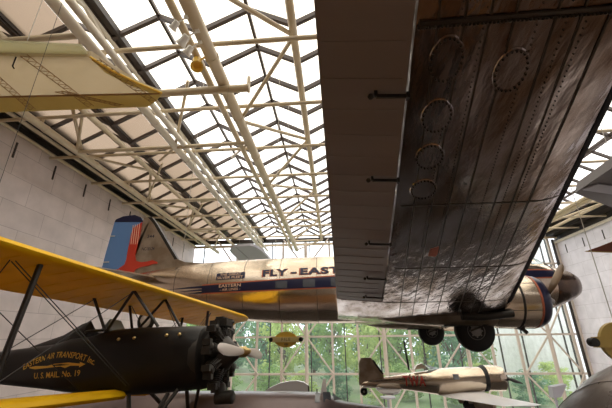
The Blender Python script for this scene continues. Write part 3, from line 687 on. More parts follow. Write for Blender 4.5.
# ================================================================== BLACK AND YELLOW MAIL BIPLANE
ex_ = nrm([1, -.11, .06]); ey_ = np.array([.11, 1, -.055]); ey_ = nrm(ey_-ex_*(ex_ @ ey_)); ez_ = np.cross(ex_, ey_); BO = np.array([-1.72, 6.25, -.245])
B = thing('biplane', 'black mail biplane with bright yellow wings and a radial engine, left foreground', 'airplane',
          mw=Matrix([[ex_[i], ey_[i], ez_[i], BO[i]] for i in range(3)]+[[0, 0, 0, 1]]))
def bb(m, name, mt, parent=B, smooth=False, angle=40): return m.build(name, mt, parent, smooth, world=False, angle=angle)
BS = [(-.50, .44, -.50, .42), (-.62, .47, -.53, .46), (-1.2, .50, -.56, .47), (-1.8, .53, -.56, .46), (-2.4, .53, -.54, .44), (-2.75, .44, -.50, .43), (-3.1, .44, -.46, .42), (-3.5, .36, -.40, .36), (-4.6, .32, -.27, .25), (-5.8, .25, -.05, .12), (-6.4, .20, .05, .04)]
bx = np.array([q[0] for q in BS])[::-1]
def bsec(x): return [float(np.interp(x, bx, np.array([q[i] for q in BS])[::-1])) for i in (1, 2, 3)]
m = MB(); m.loft([ring(x, 0, *bsec(x), n=32, p=2.8) for x in np.linspace(-.5, -6.4, 50)]); bf = bb(m, 'fuselage', M_BLKFUS, smooth=True)
m = MB()                                                       # headrest fairing and cockpit rim
m.loft([[(x, w_*c, bsec(x)[0]-.04+h*s) for c, s in ((-1, 0), (-.7, .6), (0, 1), (.7, .6), (1, 0))] for x, w_, h in ((-2.86, .17, .22), (-2.95, .17, .34), (-3.15, .15, .30), (-3.5, .11, .20), (-4.0, .05, .10), (-4.3, .02, .03))]); bb(m, 'headrest', M_BLKFUS, bf, True)
m = MB(); m.lathe([(0, .30), (.03, .33), (.05, .30), (.02, .27)], (-2.62, 0, .49), (0, 0, 1), 20, cap=False); bb(m, 'cockpit_rim', M_DARKMET, bf, True)
m = MB(); m.add([(-2.3, -.2, .50), (-2.3, .2, .50), (-2.42, .15, .72), (-2.42, -.15, .72)], [(0, 1, 2, 3)]); m.add([(-2.3, -.2, .50), (-2.42, -.15, .72), (-2.5, -.26, .52)], [(0, 1, 2)]); bb(m, 'windscreen', M_GLASSL, bf)
def bpt(x, z, off=.01):
    t, b_, hw = bsec(x); zc = (t+b_)/2; hh = (t-b_)/2; s = max(-.98, min(.98, (z-zc)/hh)); return (x, -hw*(1-abs(s)**2.8)**(1/2.8)-off, z)
# arched lettering
def arc_text(mb, s, xa, xb, z0, rise, size, fn):
    vs, fs, W = text2d(s, size, .012, 1.05)
    def f(a, b):
        u = a/W; x = xa+(xb-xa)*u; z = z0+rise*(1-(2*u-1)**2); sl = -4*rise*(2*u-1)/(xb-xa); nn = math.hypot(1, sl)
        return fn(x-b*sl/nn, z+b/nn)
    mb.add([f(a, b) for a, b in vs], fs)
m = MB(); arc_text(m, 'EASTERN AIR TRANSPORT Inc.', -3.86, -2.33, -.06, .16, .135, bpt); put_text(m, 'U. S. MAIL. No. 19', lambda a, b: bpt(a, -.21+b), .13, -3.58, 1.0, .012)
bb(m, 'side_lettering', M_GOLDTXT, bf)
m = MB(); ar = [(-3.72, -.035), (-3.58, -.06), (-3.0, -.045), (-2.9, -.075), (-2.8, -.045), (-2.62, -.055), (-2.62, -.08), (-2.5, -.035), (-2.62, .005), (-2.62, -.02), (-2.85, .01), (-3.15, .005), (-3.3, -.02), (-3.58, -.01), (-3.72, -.02)]
m.add([bpt(x, z) for x, z in ar], [tuple(range(len(ar)))]); bb(m, 'arrow_motif', M_GOLDTXT, bf)
for x in (-1.95, -1.65, -1.05, -.82):
    m = MB(); c = bpt(x, .32, .02); m.lathe([(0, .028), (.02, .028), (.035, .01)], c, (0, -1, .3), 10); bb(m, 'cowl_fastener', M_BRASS, bf, True)
m = MB(); m.loft([ring(x, 0, *bsec(max(x, -9)), n=32, p=2.6) if 0 else [(x, (hw)*math.cos(a), -.03+hw*1.08*math.sin(a)) for a in np.linspace(0, 2*math.pi, 32, endpoint=False)] for x, hw in ((-.62, .47), (-.50, .46), (-.46, .40), (-.46, .1))]); bb(m, 'nose_ring', M_DARKMET, bf, True)
# tail surfaces (outside the frame)
m = MB(); m.prism([(-5.7, .2), (-6.4, .2), (-6.9, .3), (-7.0, .8), (-6.7, 1.15), (-6.3, 1.0)], -.03, .03, lambda a, b, d: (a, d, b)); bb(m, 'fin', M_GOLD)
m = MB(); m.prism([(-5.5, -.5), (-5.5, .5), (-5.9, 1.4), (-6.5, 1.4), (-6.8, .5), (-6.8, -.5), (-6.5, -1.4), (-5.9, -1.4)], .17, .22, lambda a, b, d: (a, b, d)); bb(m, 'tailplane', M_GOLD)
def bwing(name, le, te, zle, zte, ylist, dz=0.0, parent=B):
    m = MB(); rings = []
    prof = [(1.0, .0), (.985, .028), (.95, .05), (.85, .075), (.65, .082), (.4, .06), (.15, .025), (0, .004), (0, -.004), (.15, -.006), (.4, -.006), (.65, -.012), (.85, -.022), (.95, -.03), (.985, -.022)]
    for y, kf in ylist:                     # kf = chord kept (tips are rounded)
        mid = (le+te)/2; h = (le-te)/2*kf; sc_ = (kf)**.5
        rings.append([(mid-h+2*h*t, y, zte+(zle-zte)*t+dz*abs(y)+z*1.5*sc_) for t, z in prof])
    m.loft(rings); return bb(m, name, M_GOLD, parent, True, 50)
full = [(-5.5, .12), (-5.43, .45), (-5.25, .72), (-4.9, .9), (-4.5, 1.0)]
yl = full+[(y, 1.0) for y in np.linspace(-4.2, 4.2, 26)]+[(-a, b) for a, b in full[::-1]]
uw = bwing('upper_wing', -1.46, -2.98, 1.17, 1.02, yl)
m = MB()
for y in np.arange(-4.8, 4.9, .4):
    m.bar((-1.6, y, 1.17-.035-.02), (-2.2, y, 1.09), .02, .01); m.bar((-2.2, y, 1.085), (-2.95, y, 1.015), .02, .01)
bb(m, 'rib_tapes', M_GOLD, uw)
for s in (-1, 1):
    ys = [(s*.30, 1.0)]+[(s*a, 1.0) for a in np.linspace(.8, 3.6, 12)]+[(s*a, b) for a, b in ((4.0, .9), (4.2, .72), (4.35, .45), (4.42, .12))]
    bwing('lower_wing', -1.75, -3.0, -.56, -.62, ys, dz=.02)
def strut(p0, p1, r=.028, name='strut', mt=M_DARKMET, par=B):
    m = MB(); m.ptube([p0, p1], [r, r], 8); return bb(m, name, mt, par, True)
for s in (-1, 1):                         # interplane and cabane struts, flying wires
    strut((-1.72, s*2.42, 1.12), (-1.85, s*2.50, -.50), .036, 'interplane_strut'); strut((-2.6, s*2.75, 1.06), (-2.8, s*2.75, -.52), .034, 'interplane_strut')
    strut((-1.75, s*.5, 1.12), (-1.25, s*.40, .48), .026, 'cabane_strut'); strut((-1.75, s*.5, 1.12), (-2.25, s*.38, .50), .026, 'cabane_strut'); strut((-2.55, s*.5, 1.07), (-2.3, s*.38, .50), .026, 'cabane_strut')
    for a, b_ in (((-1.78, s*2.7, 1.1), (-1.6, s*.46, -.4)), ((-1.84, s*2.7, 1.1), (-1.66, s*.46, -.4)), ((-2.6, s*2.7, 1.05), (-2.6, s*.42, -.4)), ((-2.0, s*2.7, -.5), (-1.75, s*.5, 1.1)), ((-2.75, s*2.7, -.5), (-2.5, s*.5, 1.05)), ((-1.8, s*2.75, 1.1), (-2.75, s*2.75, -.48))):
        strut(a, b_, .007, 'flying_wire', M_CABLE)
# aileron gap + mark on the far wing
# engine
m = MB(); m.lathe([(-.46, .34), (-.38, .36), (-.33, .30), (-.13, .27), (-.05, .18), (.06, .10), (.10, .05)], (0, 0, 0), (1, 0, 0), 20); eng = bb(m, 'engine', M_DARKMET, B, True)
for k in range(9):
    a = 2*math.pi*k/9+math.pi/2; d = np.array((0, math.cos(a), math.sin(a))); m = MB()
    prof = [(.16, .085)]
    t = .22
    while t < .46: prof += [(t, .085), (t+.004, .108), (t+.016, .108), (t+.02, .085)]; t += .032
    prof += [(.47, .095), (.54, .09), (.565, .06)]
    m.lathe(prof, (-.26, 0, 0), d, 14); side = np.cross(d, (1, 0, 0))
    c = np.array((-.26, 0, 0))+d*.55; m.box(c+side*.07, (.14, .09, .09)); m.box(c-side*.07, (.14, .09, .09))
    cyl = bb(m, 'cylinder', M_DARKMET, eng, True)
    m = MB(); m.tube(np.array((-.12, 0, 0))+d*.2+side*.03, c+side*.05+np.array((.03, 0, 0)), .012, n=6); m.tube(np.array((-.12, 0, 0))+d*.2-side*.03, c-side*.05+np.array((.03, 0, 0)), .012, n=6); bb(m, 'pushrod', M_DARKMET, cyl)
m = MB(); m.ptube([(-.2, -.1, -.62), (-.2, -.1, -.50), (-.3, -.05, -.42)], [.09, .09, .06], 12); m.lathe([(-.14, .10), (.14, .10), (.16, .07)], (-.12, -.1, -.66), (1, 0, 0), 16); bb(m, 'carburettor', M_DARKMET, eng, True)
m = MB(); m.box((-.22, 0, .50), (.22, .30, .12)); m.tube((-.3, -.15, .45), (-.1, .15, .52), .03); bb(m, 'rocker_bracket', M_DARKMET, eng)
m = MB(); m.lathe([(-.02, .05), (.0, .09), (.09, .09), (.12, .06), (.17, .04), (.19, .01)], (.10, 0, 0), (1, 0, 0), 18); ph = bb(m, 'propeller_hub', M_BRASS, B, True)
for s in (-1, 1):
    rings = []; d = nrm((0, s*1.0, s*-.03)); c = np.array((.15, 0, 0)); sd = np.cross(d, (1, 0, 0))
    for t, wd, th in ((.05, .05, .05), (.2, .07, .04), (.42, .09, .03), (.70, .10, .02), (.90, .09, .015), (1.0, .05, .01), (1.04, .01, .008)):
        tw_ = math.radians(20)*s; u = sd*math.cos(tw_)+np.array((1, 0, 0))*math.sin(tw_); v = np.cross(u, d)
        rings.append([c+d*t+u*wd*math.cos(q)+v*th*math.sin(q) for q in np.linspace(0, 2*math.pi, 12, endpoint=False)])
    m = MB(); m.loft(rings); o = bb(m, 'propeller_blade', M_PROPW, ph, True)
# undercarriage and the wheel
for s in (-1, 1):
    strut((-1.0, s*.3, -.55), (-1.15, s*.8, -1.25), .035, 'gear_leg'); strut((-1.7, s*.3, -.55), (-1.2, s*.8, -1.25), .035, 'gear_leg'); strut((-.8, s*.36, -.5), (-1.1, s*.78, -1.1), .03, 'gear_leg')
    m = MB(); m.lathe([(-.06, .2), (-.08, .28), (0, .36), (.08, .28), (.06, .2)], (-1.15, s*.86, -1.3), (0, 1, 0), 24); ty = bb(m, 'wheel', M_TYRE, B, True)
    m = MB(); m.lathe([(-.09, .03), (-.07, .2), (.07, .2), (.09, .03)], (-1.15, s*.86, -1.3), (0, 1, 0), 20); bb(m, 'wheel_disc', M_HUB, ty, True)
for y in (-3.0, 3.0):
    p = BO+ex_*-2.0+ey_*y+ez_*1.2; cable(p, (p[0], p[1], 12.0), 'thin vertical cable holding the yellow-winged biplane', 'cables of the biplane', .0035, M_CABLE)

# small round wheel-like lamp between the cabane struts (spare wheel of a glider beyond)
p = onY(146, 321, 9.0)
t = thing('small_wheel', 'small black spoked wheel seen between the biplane struts', 'wheel', p)
m = MB(); m.lathe([(-.04, .17), (-.05, .22), (0, .27), (.05, .22), (.04, .17)], p, (.2, 1, 0), 24, cap=False); m.build('tyre', M_TYRE, t, smooth=True)
m = MB(); m.lathe([(-.05, .03), (-.02, .17), (.02, .17), (.05, .03)], p, (.2, 1, 0), 20); m.build('wheel_disc', M_PROPW, t, smooth=True)
m = MB(); m.tube(p, p+np.array((.5, 0, .32)), .03); m.build('axle_strut', M_DARKMET, t)

# ================================================================== SILVER MONOPLANE WITH RED LETTERS
YT = 20.0
T = thing('monoplane', 'small silver monoplane with red TWA lettering hanging before the window wall', 'airplane', (6, YT, -2.6))
q = lambda px, py, y=YT: onY(px, py, y)
def tz(px, py): return float(q(px, py)[2])
def tx(px, py): return float(q(px, py)[0])
TS = [(tx(505, 380), tz(505, 372), tz(505, 386), .25), (tx(502, 380), tz(502, 366), tz(502, 391), .60), (tx(496, 380), tz(496, 365), tz(496, 391), .70), (tx(484, 380), tz(484, 365), tz(484, 391), .72), (tx(482, 378), tz(482, 367), tz(482, 391), .70),
      (tx(465, 378), tz(465, 367), tz(465, 392), .72), (tx(445, 378), tz(445, 368), tz(445, 396), .68), (tx(425, 380), tz(425, 371), tz(425, 393), .60), (tx(405, 380), tz(405, 374), tz(405, 390), .48),
      (tx(385, 382), tz(385, 377), tz(385, 388), .3), (tx(368, 383), tz(368, 380), tz(368, 387), .14), (tx(361, 384), tz(361, 383), tz(361, 386), .04)]
TSx = np.array([s[0] for s in TS])[::-1]
def tsec(x): return [float(np.interp(x, TSx, np.array([s[i] for s in TS])[::-1])) for i in (1, 2, 3)]
m = MB(); m.loft([ring(x, YT, *tsec(x), n=28) for x in sorted([s[0] for s in TS]+list(np.linspace(TS[-1][0], TS[0][0], 30)), reverse=True)]); tf = m.build('fuselage', M_SILVER, T, smooth=True, angle=50)
def tpt(x, z, off=.02):
    t_, b_, hw = tsec(x); zc = (t_+b_)/2; hh = (t_-b_)/2; s = max(-.97, min(.97, (z-zc)/hh)); return (x, YT-hw*(1-abs(s)**2.1)**(1/2.1)-off, z)
xa = onY(404.5, 384, YT-.6)[0]; xb = onY(426, 384, YT-.6)[0]; za = onY(415, 386, YT-.6)[2]
m = MB(); put_text(m, 'TWA', lambda a, b: tpt(a, za+b), .62, xa, xb-xa, .018, 1.15); m.build('hull_lettering', M_TWA, tf)
fy = lambda a, b, d: (a, YT+d, b); FQ = lambda px, py: (tx(px, py), tz(px, py))
m = MB(); m.prism([FQ(359, 385), FQ(359, 362), FQ(361, 358), FQ(370, 357.5), FQ(373, 360), FQ(383, 374), FQ(384, 378), FQ(370, 384)], -.05, .05, fy); tfn = m.build('fin', M_SILVERD, T)
m = MB(); m.prism([FQ(372, 360.5), FQ(373.5, 360), FQ(383.5, 373.5), FQ(382, 374.2)], -.09, .09, fy); m.build('leading_edge_boot', M_TYRE, tfn)
m = MB(); a = q(360, 385, YT-.3); m.loft([[(tx(360, 384)+.1, YT+s*.1, -2.45), (tx(376, 384), YT+s*.1, -2.38), (tx(378, 384), YT+s*.1, -2.50), (tx(360, 384)+.1, YT+s*.1, -2.5)] for s in (-1, 1)]); 
for s in (-1, 1):
    m.loft([[(x0, YT+s*yy, -2.55+.03), (x1, YT+s*yy, -2.55+.04), (x1, YT+s*yy, -2.6), (x0, YT+s*yy, -2.57)] for yy, x0, x1 in ((0, 2.0, 3.3), (1.3, 2.05, 2.9), (1.7, 2.2, 2.6))])
m.build('tailplane', M_WHITE, T)
c = q(364, 391.5, YT); m = MB(); m.lathe([(-.06, .06), (-.07, .15), (0, .19), (.07, .15), (.06, .06)], c, (0, 1, 0), 20); wt = m.build('tail_wheel', M_TYRE, T, smooth=True)
m = MB(); m.tube(c, c+np.array((.05, 0, .35)), .03); m.lathe([(-.09, .03), (-.08, .06), (.08, .06)], c, (0, 1, 0), 12); m.build('tail_wheel_fork', M_HUB, wt)
for s in (-1, 1):
    m = MB(); rings = []
    for yy, xl_, xt_, z_, th in ((.25, 7.55, 5.0, -2.78, .17), (1.0, 7.55, 5.1, -2.76, .16), (2.5, 7.5, 5.35, -2.65, .12), (4.2, 7.42, 5.6, -2.50, .08), (5.2, 7.36, 5.75, -2.42, .05), (5.5, 7.1, 5.95, -2.40, .02)):
        rings.append([(xt_, YT+s*yy, z_), (xt_+(xl_-xt_)*.4, YT+s*yy, z_+th*.8), (xt_+(xl_-xt_)*.8, YT+s*yy, z_+th), (xl_, YT+s*yy, z_+.03), (xt_+(xl_-xt_)*.8, YT+s*yy, z_-th*.6), (xt_+(xl_-xt_)*.4, YT+s*yy, z_-th*.5)])
    m.loft(rings); m.build('wing', M_WHITE if s < 0 else M_SILVERD, T, smooth=True, angle=50)
m = MB(); m.loft([ring(x_, YT, tsec(x_)[0]+.02, tsec(x_)[1]-.02, tsec(x_)[2]+.03, 28) for x_ in (TS[4][0]-.08, TS[4][0]+.10)], cap=False); m.build('cowl_strap', M_TYRE, tf)
m = MB(); x0 = TS[0][0]; zc = (TS[0][1]+TS[0][2])/2; m.lathe([(0, .12), (.2, .08), (.3, .02)], (x0, YT, zc), (1, 0, 0), 14); th_ = m.build('propeller_hub', M_DARKMET, T)
for s in (-1, 1):
    m = MB(); m.ptube([(x0+.18, YT, zc), (x0+.2, YT-s*.5, zc-.02*s), (x0+.2, YT-s*1.3, zc-.05*s)], [.05, .09, .03], 8); m.build('propeller_blade', M_TYRE, th_, smooth=True)
c = q(420, 367); m = MB(); m.loft([[(c[0]-.35, YT-.25, c[2]-.1), (c[0]-.35, YT+.25, c[2]-.1), (c[0]-.2, YT+.18, c[2]+.08), (c[0]-.2, YT-.18, c[2]+.08)], [(c[0]+.25, YT-.2, c[2]-.05), (c[0]+.25, YT+.2, c[2]-.05), (c[0]+.1, YT+.15, c[2]+.18), (c[0]+.1, YT-.15, c[2]+.18)]]); m.build('cockpit_fairing', M_SILVERD, tf)
c = q(429, 367); m = MB(); m.add([(c[0], YT-.25, c[2]-.1), (c[0], YT+.25, c[2]-.1), (c[0]-.25, YT+.18, c[2]+.14), (c[0]-.25, YT-.18, c[2]+.14), (c[0]+.5, YT, c[2]-.06)], [(0, 1, 2, 3), (0, 3, 4), (1, 4, 2), (2, 4, 3)]); m.build('windscreen', M_GLASSL, tf)
m = MB(); xx = onY(453, 377, YT-.6); X = [xx[0], xx[0]+.28]; m.add([tpt(X[0], xx[2]+.13), tpt(X[1], xx[2]+.13), tpt(X[1], xx[2]-.1), tpt(X[0], xx[2]-.1)], [(0, 1, 2, 3)]); m.build('cabin_window', M_GLASSD, tf)
for s in (-1, 1):
    m = MB(); m.lathe([(-.1, .15), (-.12, .3), (0, .38), (.12, .3), (.1, .15)], (7.0, YT+s*1.3, -3.45), (0, 1, 0), 20); mw_ = m.build('wheel', M_TYRE, T, smooth=True)
    m = MB(); m.loft([[(7.1+dx, YT+s*1.3+dy, z) for dx, dy in ((.2, 0), (0, .14), (-.9*k2, 0), (0, -.14))] for z, k2 in ((-2.8, 1.0), (-3.4, .7))]); m.build('wheel_fairing', M_SILVERD, mw_, smooth=True)
p0 = q(404, 341); p1 = q(409, 370)
tag(MB().tube(p0, p1, .05, .05, 8).build('black_rod', M_TYRE), 'slanting black rod standing above the red-lettered monoplane', 'rod')
for px, py in ((390, 378), (470, 366)):
    p = q(px, py); cable(p, (p[0], p[1], 12.0), 'thin vertical cable holding the red-lettered monoplane', 'cables of the red-lettered monoplane')

# ================================================================== LOWER LEFT AIRLINER (roof and cockpit only in view)
YA = 11.0
L_ = thing('airliner', 'brown-grey airliner seen from its roof up at the bottom edge, cockpit to the right', 'airplane', (-3, YA, -4.2))
gx = lambda px, py: float(onY(px, py, YA)[0]); gz = lambda px, py: float(onY(px, py, YA)[2])
LS = [(gx(410, 420), gz(410, 416), -4.0, .12), (gx(395, 410), gz(395, 408.5), -4.15, .45), (gx(365, 405), gz(365, 405), -4.25, .8), (gx(345, 403), gz(345, 402), -4.3, .95), (gx(338, 400), gz(338, 400), -4.3, 1.0), (gx(327, 395), gz(327, 393.5), -4.3, 1.05), (gx(318, 393), gz(318, 392.6), -4.3, 1.1),
      (gx(280, 393), gz(280, 392), -4.3, 1.15), (gx(200, 392), gz(200, 391.5), -4.3, 1.15), (gx(140, 392), gz(140, 392), -4.25, 1.1), (-9, -1.95, -3.6, .8), (-12.5, -1.95, -2.8, .3)]
lx_ = np.array([s[0] for s in LS])[::-1]
def lsec(x): return [float(np.interp(x, lx_, np.array([s[i] for s in LS])[::-1])) for i in (1, 2, 3)]
m = MB(); m.loft([ring(x, YA, *lsec(x), n=32, p=2.6) for x in sorted([s[0] for s in LS]+list(np.linspace(LS[-1][0], LS[0][0], 30)), reverse=True)]); lf = m.build('fuselage', M_AIRL, L_, smooth=True, angle=50)
def lpt(x, z, off=.015):
    t_, b_, hw = lsec(x); zc = (t_+b_)/2; hh = (t_-b_)/2; s = max(-.985, min(.985, (z-zc)/hh)); return (x, YA-hw*(1-abs(s)**2.6)**(1/2.6)-off, z)
for pl_ in ([(322, 396), (330, 396), (331, 404), (323, 405)], [(314, 397), (319, 397), (319, 405), (314, 405)], [(332, 396), (337, 401), (343, 404), (334, 405)]):
    P = [onY(a, b, YA-1.0) for a, b in pl_]
    m = MB(); m.add([lpt(p[0], p[2]) for p in P], [(0, 1, 2, 3)]); m.build('cockpit_window', M_GLASSL if pl_[0][0] > 331 else M_GLASSD, lf)
c = onY(324, 393, YA); m = MB(); m.prism([(c[0]-.1, c[2]), (c[0]-.02, c[2]+.35), (c[0]+.06, c[2]+.36), (c[0]+.08, c[2])], -.02, .02, lambda a, b, d: (a, YA+d, b)); m.build('antenna_mast', M_WHITE, L_)
c = onY(317, 392, YA); m = MB(); m.tube(c+np.array((0, 0, -.02)), c+np.array((0, 0, .08)), .015); m.build('antenna_stub', M_TYRE, L_)
# white rounded fin behind it
YW = 17.0; D = thing('aircraft_tail_fin', 'white rounded tail fin rising behind the brown-grey airliner roof', 'tail fin', onY(290, 396, YW))
P = [onY(a, b, YW) for a, b in ((258, 398), (262, 393), (270, 387.5), (280, 383), (290, 380.8), (298, 380.5), (304, 382), (308, 385), (309, 390), (309, 400))]
m = MB(); m.prism([(p[0], p[2]) for p in P], -.12, .12, lambda a, b, d: (a, YW+d, b)); m.build('fin_skin', M_WHITE, D)
m = MB(); m.prism([(P[7][0], P[7][2]), (P[7][0]+.05, P[7][2]-.02), (P[9][0]+.06, P[9][2]), (P[9][0], P[9][2])], -.13, .13, lambda a, b, d: (a, YW+d, b)); m.build('rudder_gap', M_SEAM, D)

# ================================================================== LOWER RIGHT POLISHED NOSE
N = thing('airliner_nose', 'large polished metal aircraft nose curving up from the bottom right corner', 'airplane nose', (8.0, 7.0, -7.0))
c0 = np.array((0.6526, 0.6658, -0.3616))*10.0; rn = 10.0*math.sin(0.3527); ax = nrm((1, .12, -.12)); u_ = nrm(np.cross(ax, (0, 0, 1))); v_ = np.cross(u_, ax)
m = MB(); rings = []
prof_n = [(-rn*math.cos(math.radians(a)), rn*math.sin(math.radians(a))) for a in (1, 6, 13, 21, 30, 40, 50, 60, 70, 80, 90)]+[(1.5, rn*1.01), (3.5, rn*1.03), (6.0, rn*1.04)]
for t, r in prof_n: rings.append([c0+ax*t+r*(math.cos(a)*u_+math.sin(a)*v_) for a in np.linspace(0, 2*math.pi, 56, endpoint=False)])
m.loft(rings); nose = m.build('nose_skin', M_CHROME, N, smooth=True, angle=60)
m = MB()
for t, r in (prof_n[6], prof_n[9]): m.loft([[c0+ax*(t+dt)+(r+.005)*(math.cos(a)*u_+math.sin(a)*v_) for a in np.linspace(0, 2*math.pi, 56, endpoint=False)] for dt in (-.006, .006)], cap=False)
m.build('skin_joints', M_SEAM, nose)

# ================================================================== OLD CREAM FABRIC WING, TOP LEFT
zy = 5.0
W_ = thing('fabric_wing', 'old cream translucent fabric wing with visible wooden ribs, top left corner', 'wing', (-8, 5.2, zy))
P = [onZ(a, b, zy) for a, b in ((162, 93), (150, 106), (0, 112))]; far0 = onZ(0, 112, zy)
outl = [onZ(0, 55, zy), onZ(90, 57, zy), onZ(113, 71, zy), onZ(140, 84, zy), onZ(162, 93, zy), onZ(157, 100, zy), onZ(148, 106.5, zy), onZ(0, 112, zy)]
outl = [np.array((-12.5, 4.4, zy))]+outl+[np.array((-12.5, 6.15, zy))]
m = MB(); n = len(outl); m.add([(p[0], p[1], p[2]) for p in outl]+[(p[0], p[1], p[2]+.14 if 0 < i < 4 or i > 6 else p[2]+.06) for i, p in enumerate(outl)], [tuple(range(n)), tuple(range(n, 2*n))[::-1]]+[(i, (i+1) % n, n+(i+1) % n, n+i) for i in range(n)])
fw = m.build('fabric', M_OLDFAB, W_)
o2 = [np.array((-12.5, 3.95, zy+.06)), onZ(0, 42, zy+.06), onZ(80, 46, zy+.06), onZ(90, 57.5, zy+.06), onZ(0, 56, zy+.06), np.array((-12.5, 4.42, zy+.06))]
m = MB(); n = len(o2); m.add([tuple(p) for p in o2]+[tuple(p+np.array((0, 0, .05))) for p in o2], [tuple(range(n)), tuple(range(n, 2*n))[::-1]]+[(i, (i+1) % n, n+(i+1) % n, n+i) for i in range(n)]); m.build('trailing_flap', M_OLDFABG, W_)
sa = onZ(160, 93.5, zy-.01); sb = onZ(0, 97, zy-.01); sdir = sb-sa; send = sa+sdir*2.3
m = MB(); P = [onZ(162, 93.4, zy), onZ(157, 100, zy), onZ(148, 106.5, zy), onZ(0, 112, zy), np.array((-12.5, 6.15, zy)), np.array((-12.5, 5.75, zy)), onZ(0, 98, zy)]
dz_ = np.array((0, 0, -.012)); m.add([p+dz_ for p in P]+[p+dz_*.3 for p in P], [tuple(range(7)), tuple(range(7, 14))[::-1]]+[(i, (i+1) % 7, 7+(i+1) % 7, 7+i) for i in range(7)]); m.build('yellow_edge_panel', M_OLDFABY, W_)
P = [onZ(90, 57, zy), onZ(113, 71, zy), onZ(140, 84, zy), onZ(162, 93, zy), onZ(150, 92.5, zy), onZ(128, 84, zy), onZ(105, 72, zy)]
m.__init__(); m.add([p+dz_ for p in P]+[p+dz_*.3 for p in P], [tuple(range(7)), tuple(range(7, 14))[::-1]]+[(i, (i+1) % 7, 7+(i+1) % 7, 7+i) for i in range(7)]); m.build('yellow_tip_panel', M_OLDFABY, W_)
m = MB(); m.tube(sa, send, .022, n=8); m.build('spar', M_RIB, W_)
def lattice(pa, pb, d):
    m = MB(); pa = np.array(pa); pb = np.array(pb); o = np.array(d)
    m.bar(pa, pb, .012, .012); m.bar(pa+o, pb+o, .012, .012); n = 12
    for i in range(n):
        a = pa+(pb-pa)*i/n; b = pa+(pb-pa)*(i+1)/n
        m.bar(a, (a+b)/2+o, .009, .009); m.bar((a+b)/2+o, b, .009, .009)
    m.build('rib', M_RIB, W_)
for a, b in (((20, 56), (88, 107)), ((-28, 60), (30, 110)), ((-80, 60), (-20, 112)), ((92, 60), (152, 103)), ((55, 92), (118, 106))):
    pa = onZ(a[0], a[1], zy-.012); pb = onZ(b[0], b[1], zy-.012); lattice(pa, pb, (.16, -.02, 0))
m = MB(); a_ = [onZ(x, y, zy-.01) for x, y in ((90, 57), (113, 71), (140, 84), (162, 93))]
for i in range(3): m.tube(a_[i], a_[i+1], .025, n=8)
m.build('tip_bow', M_OVAL, W_, smooth=True)
c = onZ(16, 57, zy); m = MB(); m.tube(c, c+np.array((0, 0, -.22)), .012); m.tube(c+np.array((0, 0, -.22)), c+np.array((.05, 0, -.28)), .012); m.build('control_horn', M_DARKMET, W_)
p = onZ(20, 60, zy); cable(p, (p[0], p[1], 12.1), 'thin cable holding the old cream fabric wing', 'cables of the fabric wing', .008)

# ================================================================== OTHER HANGING PIECES
# grey rounded wing behind the silver airliner
G = thing('aircraft_wing', 'plain grey rounded wing tip hanging behind the silver airliner', 'wing', (-7, 28, 6.5))
top = [(-8.35, 27.6), (-8.2, 26.4), (-7.8, 25.6), (-7.2, 25.2), (-6.2, 25.05), (-5.9, 25.4), (-5.65, 27), (-5.5, 34), (-8.6, 34)]
m = MB(); n = len(top); m.add([(x, y, 6.5) for x, y in top]+[(x*.985-.1, y+.12, 6.72) for x, y in top], [tuple(range(n)), tuple(range(n, 2*n))[::-1]]+[(i, (i+1) % n, n+(i+1) % n, n+i) for i in range(n)]); m.build('wing_skin', M_GREYW, G)
m = MB(); m.bar((-7.4, 25.3, 6.49), (-7.4, 33.5, 6.49), .03, .02); m.build('skin_joint', M_SEAM, G)
for x, y in ((-7.6, 27), (-6.2, 27)): cable((x, y, 6.6), (x, y, 12.1), 'thin cable holding the plain grey wing', 'cables of the grey wing')
# dark wing at the top right, beyond the leading edge of the big wing
K = thing('aircraft_wing', 'dark grey aircraft wing at the right edge, above and beyond the big silver wing', 'wing', (11, 9, 4.5))
P = [(8.4, 11.5), (11.0, 13.3), (17, 15.2), (17, 6.5), (9.5, 5.2), (8.0, 6.5)]
m = MB(); n = len(P); m.add([(x, y, 4.5) for x, y in P]+[(x+.1, y*.98+.1, 4.85) for x, y in P], [tuple(range(n)), tuple(range(n, 2*n))[::-1]]+[(i, (i+1) % n, n+(i+1) % n, n+i) for i in range(n)]); kw = m.build('wing_skin', M_DKWING, K)
m = MB(); m.bar((8.5, 10.9, 4.48), (17, 14.2, 4.48), .5, .05); m.bar((10.6, 7, 4.47), (12.3, 13, 4.47), .06, .05); m.build('skin_joint', M_GREYW, kw)
for x, y in ((14, 8), (14, 12)): cable((x, y, 4.6), (x, y, 12.1), 'thin cable holding the dark grey wing', 'cables of the dark grey wing')
# red-brown pointed blade at right
yb = 13.0; Pp = [onY(a, b, yb) for a, b in ((585, 251.5), (598, 247), (612, 241.5), (640, 231), (640, 254), (612, 252.5), (598, 252))]
R_ = thing('propeller', 'pointed red-brown wooden blade reaching in from the right edge before the pale wall', 'propeller', (Pp[3][0], yb, Pp[3][2]))
m = MB(); m.prism([(p[0], p[2]) for p in Pp], -.05, .05, lambda a, b, d: (a, yb+d, b)); rb_ = m.build('blade', M_REDBR, R_)
Pe = [Pp[0], Pp[6], Pp[5], Pp[4]]; m = MB()
for i in range(3): m.tube(Pe[i]+np.array((0, -.05, 0)), Pe[i+1]+np.array((0, -.05, 0)), .02, n=6)
m.build('edge_strip', M_OCHD, rb_)
cable(Pp[3]+np.array((0, 0, .0)), (Pp[3][0], yb, 12.1), 'thin cable holding the red-brown blade', 'cables of the red-brown blade')

